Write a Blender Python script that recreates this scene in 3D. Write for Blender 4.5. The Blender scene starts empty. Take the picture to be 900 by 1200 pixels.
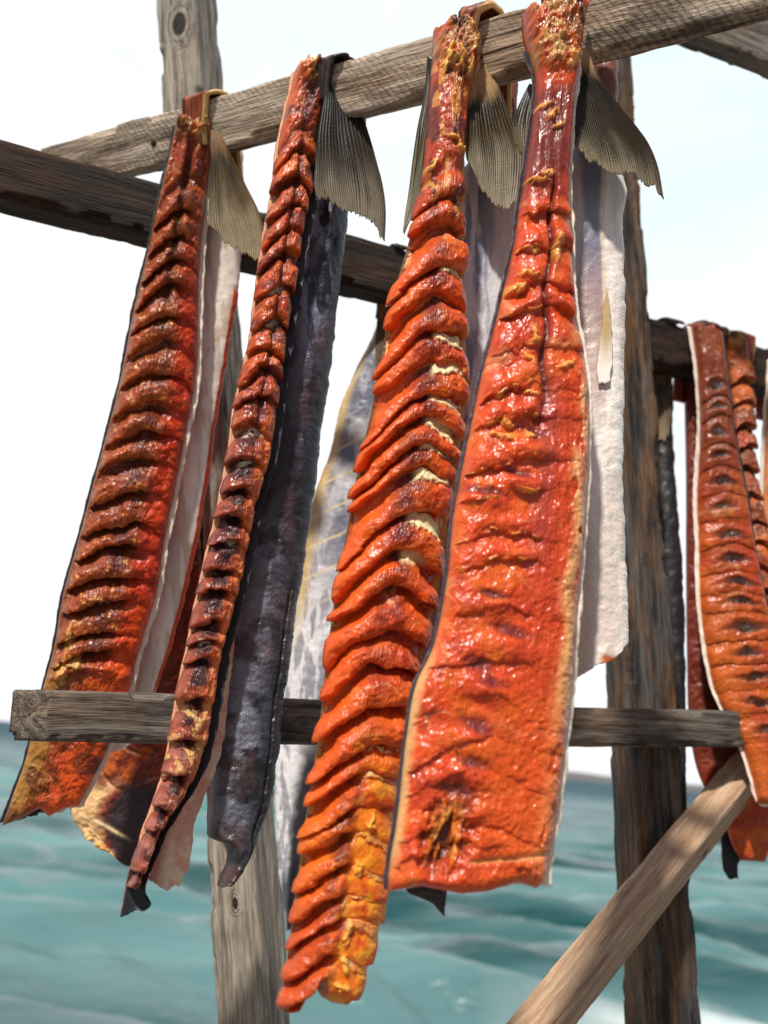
import bpy, math, numpy as np
from mathutils import Vector, Matrix

scene = bpy.context.scene
COL = scene.collection
R = math.radians
rng = np.random.default_rng(7)

# ------------------------------------------------------------------ camera
F = 1084.0                      # focal length in pixels of the 900 x 1200 photograph
CAM = np.array([0.0, 0.0, 2.6])  # metres above the sea
PITCH, ROLL = R(14.9), R(5.8)
fwd = np.array([0, math.cos(PITCH), math.sin(PITCH)])
up0 = np.array([0, -math.sin(PITCH), math.cos(PITCH)])
rt0 = np.array([1.0, 0, 0])
rt = math.cos(ROLL) * rt0 + math.sin(ROLL) * up0
upv = -math.sin(ROLL) * rt0 + math.cos(ROLL) * up0

cd = bpy.data.cameras.new('camera')
cam = bpy.data.objects.new('camera', cd)
COL.objects.link(cam)
M = Matrix.Identity(4)
for i in range(3):
    M[i][0], M[i][1], M[i][2], M[i][3] = rt[i], upv[i], -fwd[i], CAM[i]
cam.matrix_world = M
cd.sensor_fit = 'VERTICAL'
cd.sensor_height = 36.0
cd.lens = F / 1200 * 36.0
cd.clip_start, cd.clip_end = 0.02, 30000
cd.dof.use_dof = True
cd.dof.focus_distance = 0.68
cd.dof.aperture_fstop = 5.4
cd.dof.aperture_blades = 7
scene.camera = cam


def ray(px, py):
    px, py = np.asarray(px, float), np.asarray(py, float)
    return fwd + ((px - 450) / F)[..., None] * rt + ((600 - py) / F)[..., None] * upv


def at(px, py, z):
    return CAM + ray(px, py) * np.asarray(z, float)[..., None]


class Plane:
    """A hanging sheet's plane: through a point, normal yawed about the vertical."""
    def __init__(s, px, py, z, yaw=0.0, lean=0.0):
        s.p = at(px, py, z)
        a, l = R(yaw), R(lean)
        s.n = np.array([math.sin(a) * math.cos(l), -math.cos(a) * math.cos(l), math.sin(l)])
        s.s = z / F

    def __call__(s, X, Y):
        d = ray(X, Y)
        k = ((s.p - CAM) @ s.n) / (d @ s.n)
        return CAM + d * k[..., None]


# ------------------------------------------------------------------ noise
def _hash(i, j, seed):
    h = (i * 374761393 + j * 668265263 + seed * 1442695041) & 0xffffffff
    h = ((h ^ (h >> 13)) * 1274126177) & 0xffffffff
    return ((h ^ (h >> 16)) & 0xffff) / 65535.0


def vn(x, y, seed=0):
    x, y = np.broadcast_arrays(np.asarray(x, float), np.asarray(y, float))
    i, j = np.floor(x).astype(np.int64), np.floor(y).astype(np.int64)
    fx, fy = x - i, y - j
    fx, fy = fx * fx * fx * (fx * (fx * 6 - 15) + 10), fy * fy * fy * (fy * (fy * 6 - 15) + 10)
    a, b = _hash(i, j, seed), _hash(i + 1, j, seed)
    c, d = _hash(i, j + 1, seed), _hash(i + 1, j + 1, seed)
    return (a * (1 - fx) + b * fx) * (1 - fy) + (c * (1 - fx) + d * fx) * fy


def fbm(x, y, o=4, seed=0):
    r, a, t = 0, 1.0, 0
    x, y = 0.92 * x - 0.39 * y, 0.39 * x + 0.92 * y
    for q in range(o):
        r = r + a * vn(x, y, seed + q * 17)
        x, y = 1.62 * x - 1.24 * y + 3.1, 1.24 * x + 1.62 * y + 1.7
        t += a
        a *= 0.5
    return r / t


def ridged(x, y, o=3, seed=0):
    r, a, t = 0, 1.0, 0
    x, y = 0.92 * x - 0.39 * y, 0.39 * x + 0.92 * y
    for q in range(o):
        r = r + a * (1 - np.abs(2 * vn(x, y, seed + q * 31) - 1))
        x, y = 1.62 * x - 1.24 * y + 3.1, 1.24 * x + 1.62 * y + 1.7
        t += a
        a *= 0.55
    return r / t


def ss(a, b, x):
    t = np.clip((x - a) / (b - a), 0, 1)
    return t * t * (3 - 2 * t)


def mixc(c, d, m):
    d = np.asarray(d, float)
    return c * (1 - m[..., None]) + d * m[..., None]


def crom(P, n):
    """Catmull-Rom through rows P, resampled to n rows evenly along their mean length."""
    P = np.asarray(P, float)
    mid = (P[:, :2] + P[:, 2:]) / 2
    L = np.r_[0, np.cumsum(np.linalg.norm(np.diff(mid, axis=0), axis=1))]
    L /= L[-1]
    t = np.linspace(0, 1, n)
    k = np.clip(np.searchsorted(L, t, side='right') - 1, 0, len(P) - 2)
    m = np.zeros_like(P)
    for i in range(len(P)):
        a, b = max(i - 1, 0), min(i + 1, len(P) - 1)
        m[i] = (P[b] - P[a]) / (L[b] - L[a])
    h = (L[k + 1] - L[k])[:, None]
    q = ((t - L[k])[:, None]) / h
    return ((2 * q**3 - 3 * q**2 + 1) * P[k] + (q**3 - 2 * q**2 + q) * h * m[k]
            + (-2 * q**3 + 3 * q**2) * P[k + 1] + (q**3 - q**2) * h * m[k + 1])


# ------------------------------------------------------------------ meshes
def link(name, verts, faces, mat, parent=None, cols=None, smooth=True):
    me = bpy.data.meshes.new(name)
    verts = np.asarray(verts, float)
    if parent is not None:
        o0 = parent
        loc = np.zeros(3)
        while o0 is not None:
            loc += np.array(o0.location)
            o0 = o0.parent
        verts = verts - loc
    n = len(verts)
    me.vertices.add(n)
    me.vertices.foreach_set('co', verts.astype(np.float32).ravel())
    nf = sum(len(f) for f in faces)
    tot = np.concatenate([np.full(len(f), f.shape[1]) for f in faces])
    me.loops.add(int(tot.sum()))
    me.loops.foreach_set('vertex_index', np.concatenate([f.ravel() for f in faces]).astype(np.int32))
    me.polygons.add(nf)
    me.polygons.foreach_set('loop_start', np.r_[0, np.cumsum(tot)[:-1]].astype(np.int32))
    me.polygons.foreach_set('loop_total', tot.astype(np.int32))
    me.update(calc_edges=True)
    me.validate()
    me.polygons.foreach_set('use_smooth', np.full(len(me.polygons), smooth))
    if cols is not None:
        a = me.color_attributes.new('pigment', 'FLOAT_COLOR', 'POINT')
        c4 = np.ones((n, 4), np.float32)
        c4[:, :3] = cols
        a.data.foreach_set('color', c4.ravel())
    me.materials.append(mat)
    ob = bpy.data.objects.new(name, me)
    COL.objects.link(ob)
    ob.parent = parent
    return ob


def gridfaces(nv, nu, off=0, flip=False):
    idx = off + np.arange(nv * nu).reshape(nv, nu)
    f = np.stack([idx[:-1, :-1], idx[1:, :-1], idx[1:, 1:], idx[:-1, 1:]], -1).reshape(-1, 4)
    return f[:, ::-1] if flip else f


def shell(name, A, B, cA, cB, mat, parent):
    """closed sheet between a front grid A and a back grid B"""
    nv, nu, _ = A.shape
    n = nv * nu
    ia, ib = np.arange(n).reshape(nv, nu), n + np.arange(n).reshape(nv, nu)
    faces = [gridfaces(nv, nu), gridfaces(nv, nu, n, True)]
    def side(a, b):
        return np.stack([a[:-1], b[:-1], b[1:], a[1:]], -1)
    faces += [side(ia[:, 0], ib[:, 0])[:, :], side(ia[:, -1], ib[:, -1])[:, ::-1],
              side(ia[0], ib[0])[:, ::-1], side(ia[-1], ib[-1])]
    return link(name, np.r_[A.reshape(-1, 3), B.reshape(-1, 3)], faces, mat, parent,
                np.r_[cA.reshape(-1, 3), cB.reshape(-1, 3)])


def empty(name, loc, label, cat, group=None):
    o = bpy.data.objects.new(name, None)
    o.empty_display_size = 0.03
    o.location = loc
    COL.objects.link(o)
    o['label'] = label
    o['category'] = cat
    if group:
        o['group'] = group
    return o


# ------------------------------------------------------------------ node helper
class NT:
    def __init__(s, mat):
        mat.use_nodes = True
        s.t = mat.node_tree
        s.t.nodes.clear()

    def n(s, typ, **kw):
        nd = s.t.nodes.new('ShaderNode' + typ)
        ins = kw.pop('i', {})
        for k, v in kw.items():
            setattr(nd, k, v)
        for k, v in ins.items():
            sk = nd.inputs[k]
            if isinstance(v, bpy.types.NodeSocket):
                s.t.links.new(v, sk)
            else:
                sk.default_value = v
        return nd

    def mix(s, f, a, b, blend='MIX'):
        nd = s.n('Mix', data_type='RGBA', blend_type=blend)
        for k, v in ((0, f), (6, a), (7, b)):
            sk = nd.inputs[k]
            if isinstance(v, bpy.types.NodeSocket):
                s.t.links.new(v, sk)
            else:
                sk.default_value = v if k == 0 else (tuple(v) + (1,))[:4]
        return nd.outputs[2]

    def math(s, op, a, b=0.0, c=None, clamp=False):
        i = {0: a, 1: b}
        if c is not None:
            i[2] = c
        return s.n('Math', operation=op, use_clamp=clamp, i=i).outputs[0]

    def noise(s, vec, scale, detail=4, rough=0.55, dist=0.0):
        return s.n('TexNoise', i={'Vector': vec, 'Scale': scale, 'Detail': detail, 'Roughness': rough, 'Distortion': dist})

    def ramp(s, fac, stops, interp='LINEAR'):
        nd = s.n('ValToRGB', i={'Fac': fac})
        cr = nd.color_ramp
        cr.interpolation = interp
        while len(cr.elements) < len(stops):
            cr.elements.new(0.5)
        for e, (p, c) in zip(cr.elements, stops):
            e.position = p
            e.color = (c, c, c, 1) if isinstance(c, (int, float)) else (tuple(c) + (1,))[:4]
        return nd.outputs['Color']

    def maprange(s, v, a, b, c=0.0, d=1.0):
        return s.n('MapRange', i={'Value': v, 'From Min': a, 'From Max': b, 'To Min': c, 'To Max': d}).outputs[0]

    def map(s, vec, scale=(1, 1, 1), loc=(0, 0, 0), rot=(0, 0, 0)):
        return s.n('Mapping', i={'Vector': vec, 'Scale': scale, 'Location': loc, 'Rotation': rot}).outputs[0]

    def bump(s, h, dist, strength=1.0, normal=None):
        i = {'Height': h, 'Distance': dist, 'Strength': strength}
        if normal is not None:
            i['Normal'] = normal
        return s.n('Bump', i=i).outputs[0]

    def out(s, sh):
        o = s.n('OutputMaterial')
        s.t.links.new(sh, o.inputs['Surface'])


def flesh_material(name, rough=0.3, sss=0.45, coat=0.12, relief=1.0):
    m = bpy.data.materials.new(name)
    t = NT(m)
    pos = t.n('NewGeometry').outputs['Position']
    col = t.n('Attribute', attribute_name='pigment').outputs['Color']
    fib = t.noise(t.map(pos, (420, 420, 150)), 1.0, 5, 0.65, 0.6)
    wr = t.n('TexVoronoi', feature='DISTANCE_TO_EDGE', i={'Vector': t.map(pos, (150, 150, 110)), 'Scale': 1.0, 'Randomness': 1.0}).outputs['Distance']
    big = t.noise(pos, 55, 4, 0.6, 0.4)
    c = t.mix(t.maprange(fib.outputs[0], 0.35, 0.75, 0, 0.55), col, t.mix(1.0, col, (1.32, 1.18, 1.05), 'MULTIPLY'))
    c = t.mix(t.maprange(big.outputs[0], 0.52, 0.75, 0, 0.55), c, t.mix(1.0, c, (0.55, 0.42, 0.5), 'MULTIPLY'))
    c = t.mix(t.maprange(t.noise(pos, 240, 3, 0.7).outputs[0], 0.66, 0.78, 0, 0.35), c, (0.75, 0.36, 0.12))
    h = t.math('ADD', t.math('MULTIPLY', fib.outputs[0], 0.5), t.math('MULTIPLY', t.math('MINIMUM', wr, 0.14), 1.6))
    nb = t.bump(h, 0.0005, 0.55 * relief)
    nb = t.bump(big.outputs[0], 0.002, 0.35 * relief, nb)
    p = t.n('BsdfPrincipled', i={'Base Color': c, 'Roughness': t.maprange(t.noise(pos, 62, 4, 0.65).outputs[0], 0.32, 0.68, rough - 0.1, rough + 0.3),
            'Subsurface Weight': sss, 'Subsurface Radius': (0.9, 0.25, 0.08), 'Subsurface Scale': 0.011,
            'Coat Weight': coat, 'Coat Roughness': 0.22, 'Normal': nb, 'IOR': 1.42, 'Specular IOR Level': 0.42})
    t.out(p.outputs[0])
    return m


def skin_material(name, rough=0.36, scale=620.0, depth=0.0006, spec=0.6, rumple=1.0):
    m = bpy.data.materials.new(name)
    t = NT(m)
    pos = t.n('NewGeometry').outputs['Position']
    col = t.n('Attribute', attribute_name='pigment').outputs['Color']
    v = t.n('TexVoronoi', feature='F1', i={'Vector': t.map(pos, (scale, scale, scale * 0.7), rot=(0, 0.5, 0)), 'Scale': 1.0, 'Randomness': 0.45})
    vd = v.outputs['Distance']
    big = t.noise(t.map(pos, (60, 60, 22)), 1.0, 5, 0.6)
    c = t.mix(t.maprange(vd, 0.25, 0.7, 0, 0.55 * rumple), t.mix(1.0, col, (1.25, 1.25, 1.28), 'MULTIPLY'), t.mix(1.0, col, (0.6, 0.58, 0.58), 'MULTIPLY'))
    c = t.mix(t.maprange(big.outputs[0], 0.45, 0.7, 0, 0.5 * rumple), c, t.mix(1.0, c, (0.62, 0.55, 0.55), 'MULTIPLY'))
    nb = t.bump(t.math('SUBTRACT', 1.0, vd), depth, 0.9)
    nb = t.bump(big.outputs[0], 0.002, 0.4 * rumple, nb)
    nb = t.bump(t.noise(t.map(pos, (140, 140, 240)), 1.0, 4, 0.6).outputs[0], 0.0006, 0.4 * rumple, nb)
    p = t.n('BsdfPrincipled', i={'Base Color': c, 'Roughness': rough, 'Specular IOR Level': spec, 'Normal': nb,
            'Subsurface Weight': 0.05, 'Subsurface Radius': (0.9, 0.4, 0.3), 'Subsurface Scale': 0.003})
    t.out(p.outputs[0])
    return m


def fin_material():
    m = bpy.data.materials.new('fin_membrane')
    t = NT(m)
    pos = t.n('NewGeometry').outputs['Position']
    col = t.n('Attribute', attribute_name='pigment').outputs['Color']
    nz = t.noise(pos, 130, 5, 0.6)
    c = t.mix(t.maprange(nz.outputs[0], 0.4, 0.7, 0, 0.5), col, t.mix(1.0, col, (0.62, 0.58, 0.5), 'MULTIPLY'))
    nb = t.bump(t.noise(pos, 700, 3).outputs[0], 0.0004, 0.6)
    p = t.n('BsdfPrincipled', i={'Base Color': c, 'Roughness': 0.42, 'Normal': nb})
    tr = t.n('BsdfTranslucent', i={'Color': t.mix(1.0, c, (1.1, 1.0, 0.75), 'MULTIPLY')})
    mx = t.n('MixShader', i={0: 0.44})
    t.t.links.new(p.outputs[0], mx.inputs[1])
    t.t.links.new(tr.outputs[0], mx.inputs[2])
    t.out(mx.outputs[0])
    return m


def wood_material(name, light, dark, warm=(0.42, 0.2, 0.08), warm_amt=0.4, stain=0.5, stain_col=(0.03, 0.022, 0.018),
                  saw=0.0, saw_rot=0.5, crack=0.6, grain=1.0, knots=(), fibre=1.0):
    m = bpy.data.materials.new(name)
    t = NT(m)
    oc = t.n('TexCoord').outputs['Object']
    warp = t.noise(t.map(oc, (6, 14, 14)), 1.0, 3, 0.5)
    v = t.n('VectorMath', operation='ADD', i={0: oc, 1: t.n('VectorMath', operation='SCALE', i={0: warp.outputs['Color'], 'Scale': 0.012}).outputs[0]}).outputs[0]
    kmask = None
    for (kx, ky, kz, kr) in knots:
        d = t.n('VectorMath', operation='DISTANCE', i={0: t.map(oc, (0.62, 1, 1)), 1: (kx * 0.62, ky, kz)}).outputs['Value']
        mk = t.maprange(d, 0.0, kr * 2.6, 1.0, 0.0)
        off = t.n('VectorMath', operation='SCALE', i={0: (0, 1, 1), 'Scale': t.math('MULTIPLY', t.math('MULTIPLY', mk, mk), kr * 2.2)}).outputs[0]
        v = t.n('VectorMath', operation='ADD', i={0: v, 1: off}).outputs[0]
        core = t.maprange(d, kr * 0.55, kr, 1.0, 0.0)
        ring = t.math('MULTIPLY', t.math('SINE', t.math('MULTIPLY', d, 5.5 / kr * 2)), t.maprange(d, kr, kr * 2.2, 0.5, 0.0))
        core = t.math('ADD', core, t.math('MAXIMUM', ring, 0.0), clamp=True)
        kmask = core if kmask is None else t.math('MAXIMUM', kmask, core)
    g1 = t.noise(t.map(v, (8, 150, 150)), grain, 5, 0.62)
    g2 = t.noise(t.map(v, (34, 620, 620)), grain, 3, 0.6)
    big = t.noise(t.map(v, (7, 26, 26), loc=(3, 1, 2)), 1.0, 5, 0.62)
    blot = t.noise(t.map(v, (11, 34, 34), loc=(1, 7, 4)), 1.0, 6, 0.7)
    c = t.mix(t.maprange(g1.outputs[0], 0.37, 0.62), dark, light)
    c = t.mix(t.maprange(big.outputs[0], 0.42, 0.66, 0, warm_amt), c, t.mix(t.maprange(g1.outputs[0], 0.3, 0.7), [x * 0.45 for x in warm], warm))
    c = t.mix(t.maprange(blot.outputs[0], 0.53, 0.66, 0, stain), c, stain_col)
    c = t.mix(t.maprange(g2.outputs[0], 0.46, 0.62, 0, 0.7 * fibre), c, t.mix(1.0, c, (0.4, 0.36, 0.34), 'MULTIPLY'))
    ck = t.noise(t.map(v, (4.5, 190, 190), loc=(5, 5, 5)), 1.0, 2, 0.5)
    ckm = t.maprange(ck.outputs[0], 0.66, 0.70, 0, crack)
    c = t.mix(ckm, c, (0.012, 0.01, 0.009))
    h = t.math('ADD', t.math('MULTIPLY', g1.outputs[0], 0.8), t.math('MULTIPLY', g2.outputs[0], 0.5))
    h = t.math('SUBTRACT', h, t.math('MULTIPLY', ckm, 1.2))
    if saw:
        w = t.n('TexWave', wave_type='BANDS', bands_direction='X', i={'Vector': t.map(oc, (1, 1, 1), rot=(0, saw_rot, 0)), 'Scale': 62.0, 'Distortion': 5.5, 'Detail': 4, 'Detail Scale': 2.2, 'Detail Roughness': 0.7})
        sm = t.maprange(t.noise(t.map(oc, (9, 20, 20)), 1.0, 3).outputs[0], 0.42, 0.62, 0.0, 1.0)
        wf = t.math('MULTIPLY', t.maprange(w.outputs['Fac'], 0.1, 0.6, 1.0, 0.0), t.math('MULTIPLY', sm, saw))
        c = t.mix(wf, c, t.mix(1.0, c, (0.3, 0.27, 0.25), 'MULTIPLY'))
        h = t.math('SUBTRACT', h, t.math('MULTIPLY', wf, 0.5))
    if kmask is not None:
        c = t.mix(kmask, c, (0.03, 0.022, 0.017))
        h = t.math('SUBTRACT', h, t.math('MULTIPLY', kmask, 0.6))
    nb = t.bump(h, 0.0024, 1.0)
    p = t.n('BsdfPrincipled', i={'Base Color': c, 'Roughness': 0.78, 'Specular IOR Level': 0.3, 'Normal': nb})
    t.out(p.outputs[0])
    return m


# ------------------------------------------------------------------ world and sun
# the sun stands to the left of and behind the camera
sx, sy = -0.42, -0.907
EL = R(50)
w = bpy.data.worlds.new('World')
scene.world = w
w.use_nodes = True
t = NT(w)
sky = t.n('TexSky', sky_type='NISHITA', sun_disc=False, sun_elevation=EL, sun_rotation=math.atan2(sx, sy),
          air_density=1.0, dust_density=1.6, ozone_density=1.0)
tc = t.n('TexCoord').outputs['Generated']
sep = t.n('SeparateXYZ', i={0: tc})
cl = t.noise(t.map(tc, (1.6, 1.6, 4.2), loc=(0.4, 0.2, 0.1)), 1.6, 6, 0.55, 0.4)
front = t.maprange(sep.outputs[1], -0.15, 0.4, 0.0, 1.0)
low = t.maprange(sep.outputs[2], 0.05, 0.6, 0.3, 0.0)
side = t.math('MULTIPLY', sep.outputs[0], -0.55)
cm = t.maprange(t.math('ADD', t.math('ADD', cl.outputs[0], low), side), 0.30, 0.62, 0.35, 1.0)
gapc = t.mix(front, sky.outputs[0], (11.6, 15.0, 16.4))
frontc = t.mix(cm, gapc, (16.9, 17.2, 17.4))
skyc = t.mix(t.math('ADD', t.math('MULTIPLY', front, 0.97), 0.03), sky.outputs[0], frontc)
bg = t.n('Background', i={'Color': skyc, 'Strength': 0.055})
wo = t.n('OutputWorld')
t.t.links.new(bg.outputs[0], wo.inputs['Surface'])

sd = bpy.data.lights.new('sun', 'SUN')
sd.energy = 4.1
sd.angle = R(3.0)
sd.color = (1.0, 0.945, 0.86)
so = bpy.data.objects.new('sun', sd)
COL.objects.link(so)
tosun = Vector((sx * math.cos(EL), sy * math.cos(EL), math.sin(EL))).normalized()
so.rotation_euler = tosun.to_track_quat('Z', 'Y').to_euler()
so.location = (-3, -3, 6)

scene.view_settings.view_transform = 'Standard'
scene.view_settings.look = 'None'
scene.view_settings.exposure = 0.2
scene.view_settings.gamma = 1.0
scene.cycles.use_denoising = True
scene.cycles.max_bounces = 6

# ------------------------------------------------------------------ sea, shore
def sea():
    nr, nc = 560, 900
    y = 5.0 * (9000 / 5.0) ** np.linspace(0, 1, nr) ** 1.25
    a = np.tan(np.linspace(R(-68), R(68), nc))
    Y = y[:, None] * np.ones(nc)
    X = y[:, None] * a[None, :]
    Z = np.zeros_like(X)
    g = np.random.default_rng(3)
    step = np.gradient(y)[:, None]
    for q in range(26):
        lam = 0.9 * 7 ** g.random()
        th = R(-96 + g.normal() * 16)
        k = 2 * math.pi / lam
        amp = 0.018 * lam ** 1.0
        ph = k * (X * math.cos(th) + Y * math.sin(th)) + g.random() * 6.28 + 2.0 * fbm(X / 9, Y / 9, 2, 40 + q)
        fade = np.clip(lam / (step * 3.5) - 0.4, 0, 1)
        Z += amp * fade * (np.sin(ph) + 0.28 * np.sin(2 * ph + 0.4))
    V = np.stack([X, Y, Z], -1).reshape(-1, 3)
    m = bpy.data.materials.new('sea_water')
    t = NT(m)
    pos = t.n('NewGeometry').outputs['Position']
    sepp = t.n('SeparateXYZ', i={0: pos})
    n1 = t.noise(t.map(pos, (0.28, 0.9, 1.0)), 1.0, 5, 0.6)
    n2 = t.noise(t.map(pos, (1.5, 4.6, 2)), 1.0, 4, 0.6, 0.4)
    n3 = t.noise(t.map(pos, (0.05, 0.30, 0.1), rot=(0, 0, 0.06)), 1.0, 4, 0.55)
    c = t.mix(t.maprange(n3.outputs[0], 0.38, 0.62), (0.009, 0.056, 0.060), (0.125, 0.265, 0.265))
    c = t.mix(t.maprange(sepp.outputs[1], 25, 240), c, (0.006, 0.052, 0.078))
    c = t.mix(t.maprange(t.math('ADD', sepp.outputs[1], t.math('MULTIPLY', n1.outputs[0], 6.0)), 17, 10), c, (0.09, 0.15, 0.165))
    foam = t.math('MULTIPLY', t.maprange(n1.outputs[0], 0.66, 0.78), t.maprange(n2.outputs[0], 0.42, 0.62))
    foam = t.math('MULTIPLY', foam, t.maprange(sepp.outputs[1], 6, 60, 0.0, 0.12))
    edge = t.math('ADD', sepp.outputs[1], t.math('MULTIPLY', t.noise(t.map(pos, (0.5, 0.2, 1)), 1.0, 4, 0.6).outputs[0], 4.0))
    brk = t.math('MULTIPLY', t.maprange(edge, 15.2, 13.6), t.maprange(edge, 10.0, 12.0))
    brk = t.math('MULTIPLY', brk, t.math('MULTIPLY', t.maprange(sepp.outputs[0], 1.6, 3.6), t.maprange(n1.outputs[0], 0.35, 0.6, 0.25, 1.0)))
    foam = t.math('MAXIMUM', foam, t.math('MULTIPLY', brk, 0.75))
    h = t.math('ADD', t.math('MULTIPLY', n1.outputs[0], 1.0), t.math('MULTIPLY', n2.outputs[0], 0.28))
    nb = t.bump(h, 0.22, t.maprange(sepp.outputs[1], 10, 300, 0.75, 0.4))
    body = t.n('BsdfDiffuse', i={'Color': t.mix(foam, c, (0.78, 0.82, 0.82)), 'Normal': nb})
    gl = t.n('BsdfGlossy', i={'Roughness': 0.2, 'Normal': nb})
    fr = t.n('Fresnel', i={'IOR': 1.33, 'Normal': nb})
    far = t.maprange(sepp.outputs[1], 15, 160, 0.6, 0.13)
    fac = t.math('MULTIPLY', t.math('MINIMUM', fr.outputs[0], far), t.math('SUBTRACT', 1.0, foam))
    ms = t.n('MixShader', i={0: fac})
    t.t.links.new(body.outputs[0], ms.inputs[1])
    t.t.links.new(gl.outputs[0], ms.inputs[2])
    t.out(ms.outputs[0])
    ob = link('sea', V, [gridfaces(nr, nc, flip=True)], m)
    ob['kind'] = 'structure'


sea()


def beach():
    nx, ny = 120, 90
    X, Y = np.meshgrid(np.linspace(-14, 14, nx), np.linspace(-9, 5.6, ny))
    Z = 1.0 - 0.05 * np.clip(Y, -9, 1.2) - np.clip(Y - 1.2, 0, 9) * 0.36 + 0.08 * (fbm(X, Y, 4, 5) - 0.5)
    m = bpy.data.materials.new('pebble_beach')
    t = NT(m)
    pos = t.n('NewGeometry').outputs['Position']
    v = t.n('TexVoronoi', i={'Vector': pos, 'Scale': 26.0})
    c = t.mix(t.noise(pos, 3, 4).outputs[0], (0.13, 0.12, 0.11), (0.3, 0.28, 0.25))
    c = t.mix(0.5, c, t.mix(1.0, c, v.outputs['Color'], 'MULTIPLY'))
    p = t.n('BsdfPrincipled', i={'Base Color': c, 'Roughness': 0.85, 'Normal': t.bump(v.outputs['Distance'], 0.02, -1.0) if False else t.bump(t.math('SUBTRACT', 1.0, v.outputs['Distance']), 0.02, 0.9)})
    t.out(p.outputs[0])
    ob = link('beach', np.stack([X, Y, Z], -1).reshape(-1, 3), [gridfaces(ny, nx, flip=True)], m)
    ob['kind'] = 'structure'


beach()


def far_shore():
    n, k = 300, 14
    x = np.linspace(240, 2600, n)
    q = np.linspace(0, 1, k)
    X = x[:, None] + 0 * q
    Yv = 2300 + 700 * q[None, :] + 120 * (vn(x[:, None] / 300, 0 * q[None, :], 3) - .5)
    hgt = (10 + 26 * fbm(x / 420, x * 0, 4, 9)) * ss(240, 520, x)
    Z = hgt[:, None] * np.sin(np.clip(q * 2.2, 0, math.pi / 2))[None, :] + 3 * fbm(X / 60, Yv / 60, 3, 2) * q - 1.2 * (q < .01)
    m = bpy.data.materials.new('bare_far_land')
    t = NT(m)
    pos = t.n('NewGeometry').outputs['Position']
    c = t.mix(t.noise(t.map(pos, (0.01, 0.01, 0.08)), 1, 4).outputs[0], (0.07, 0.066, 0.062), (0.15, 0.14, 0.13))
    t.out(t.n('BsdfPrincipled', i={'Base Color': c, 'Roughness': 0.95}).outputs[0])
    ob = link('far_shore', np.stack([X, Yv, Z], -1).reshape(-1, 3), [gridfaces(n, k)], m)
    ob['kind'] = 'structure'


far_shore()

# ------------------------------------------------------------------ the rack
rack = empty('drying_rack', (0.0, 0.95, 1.0), 'weathered grey wooden rack of crossed rails, posts and brace beside the sea', 'drying rack')


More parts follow.
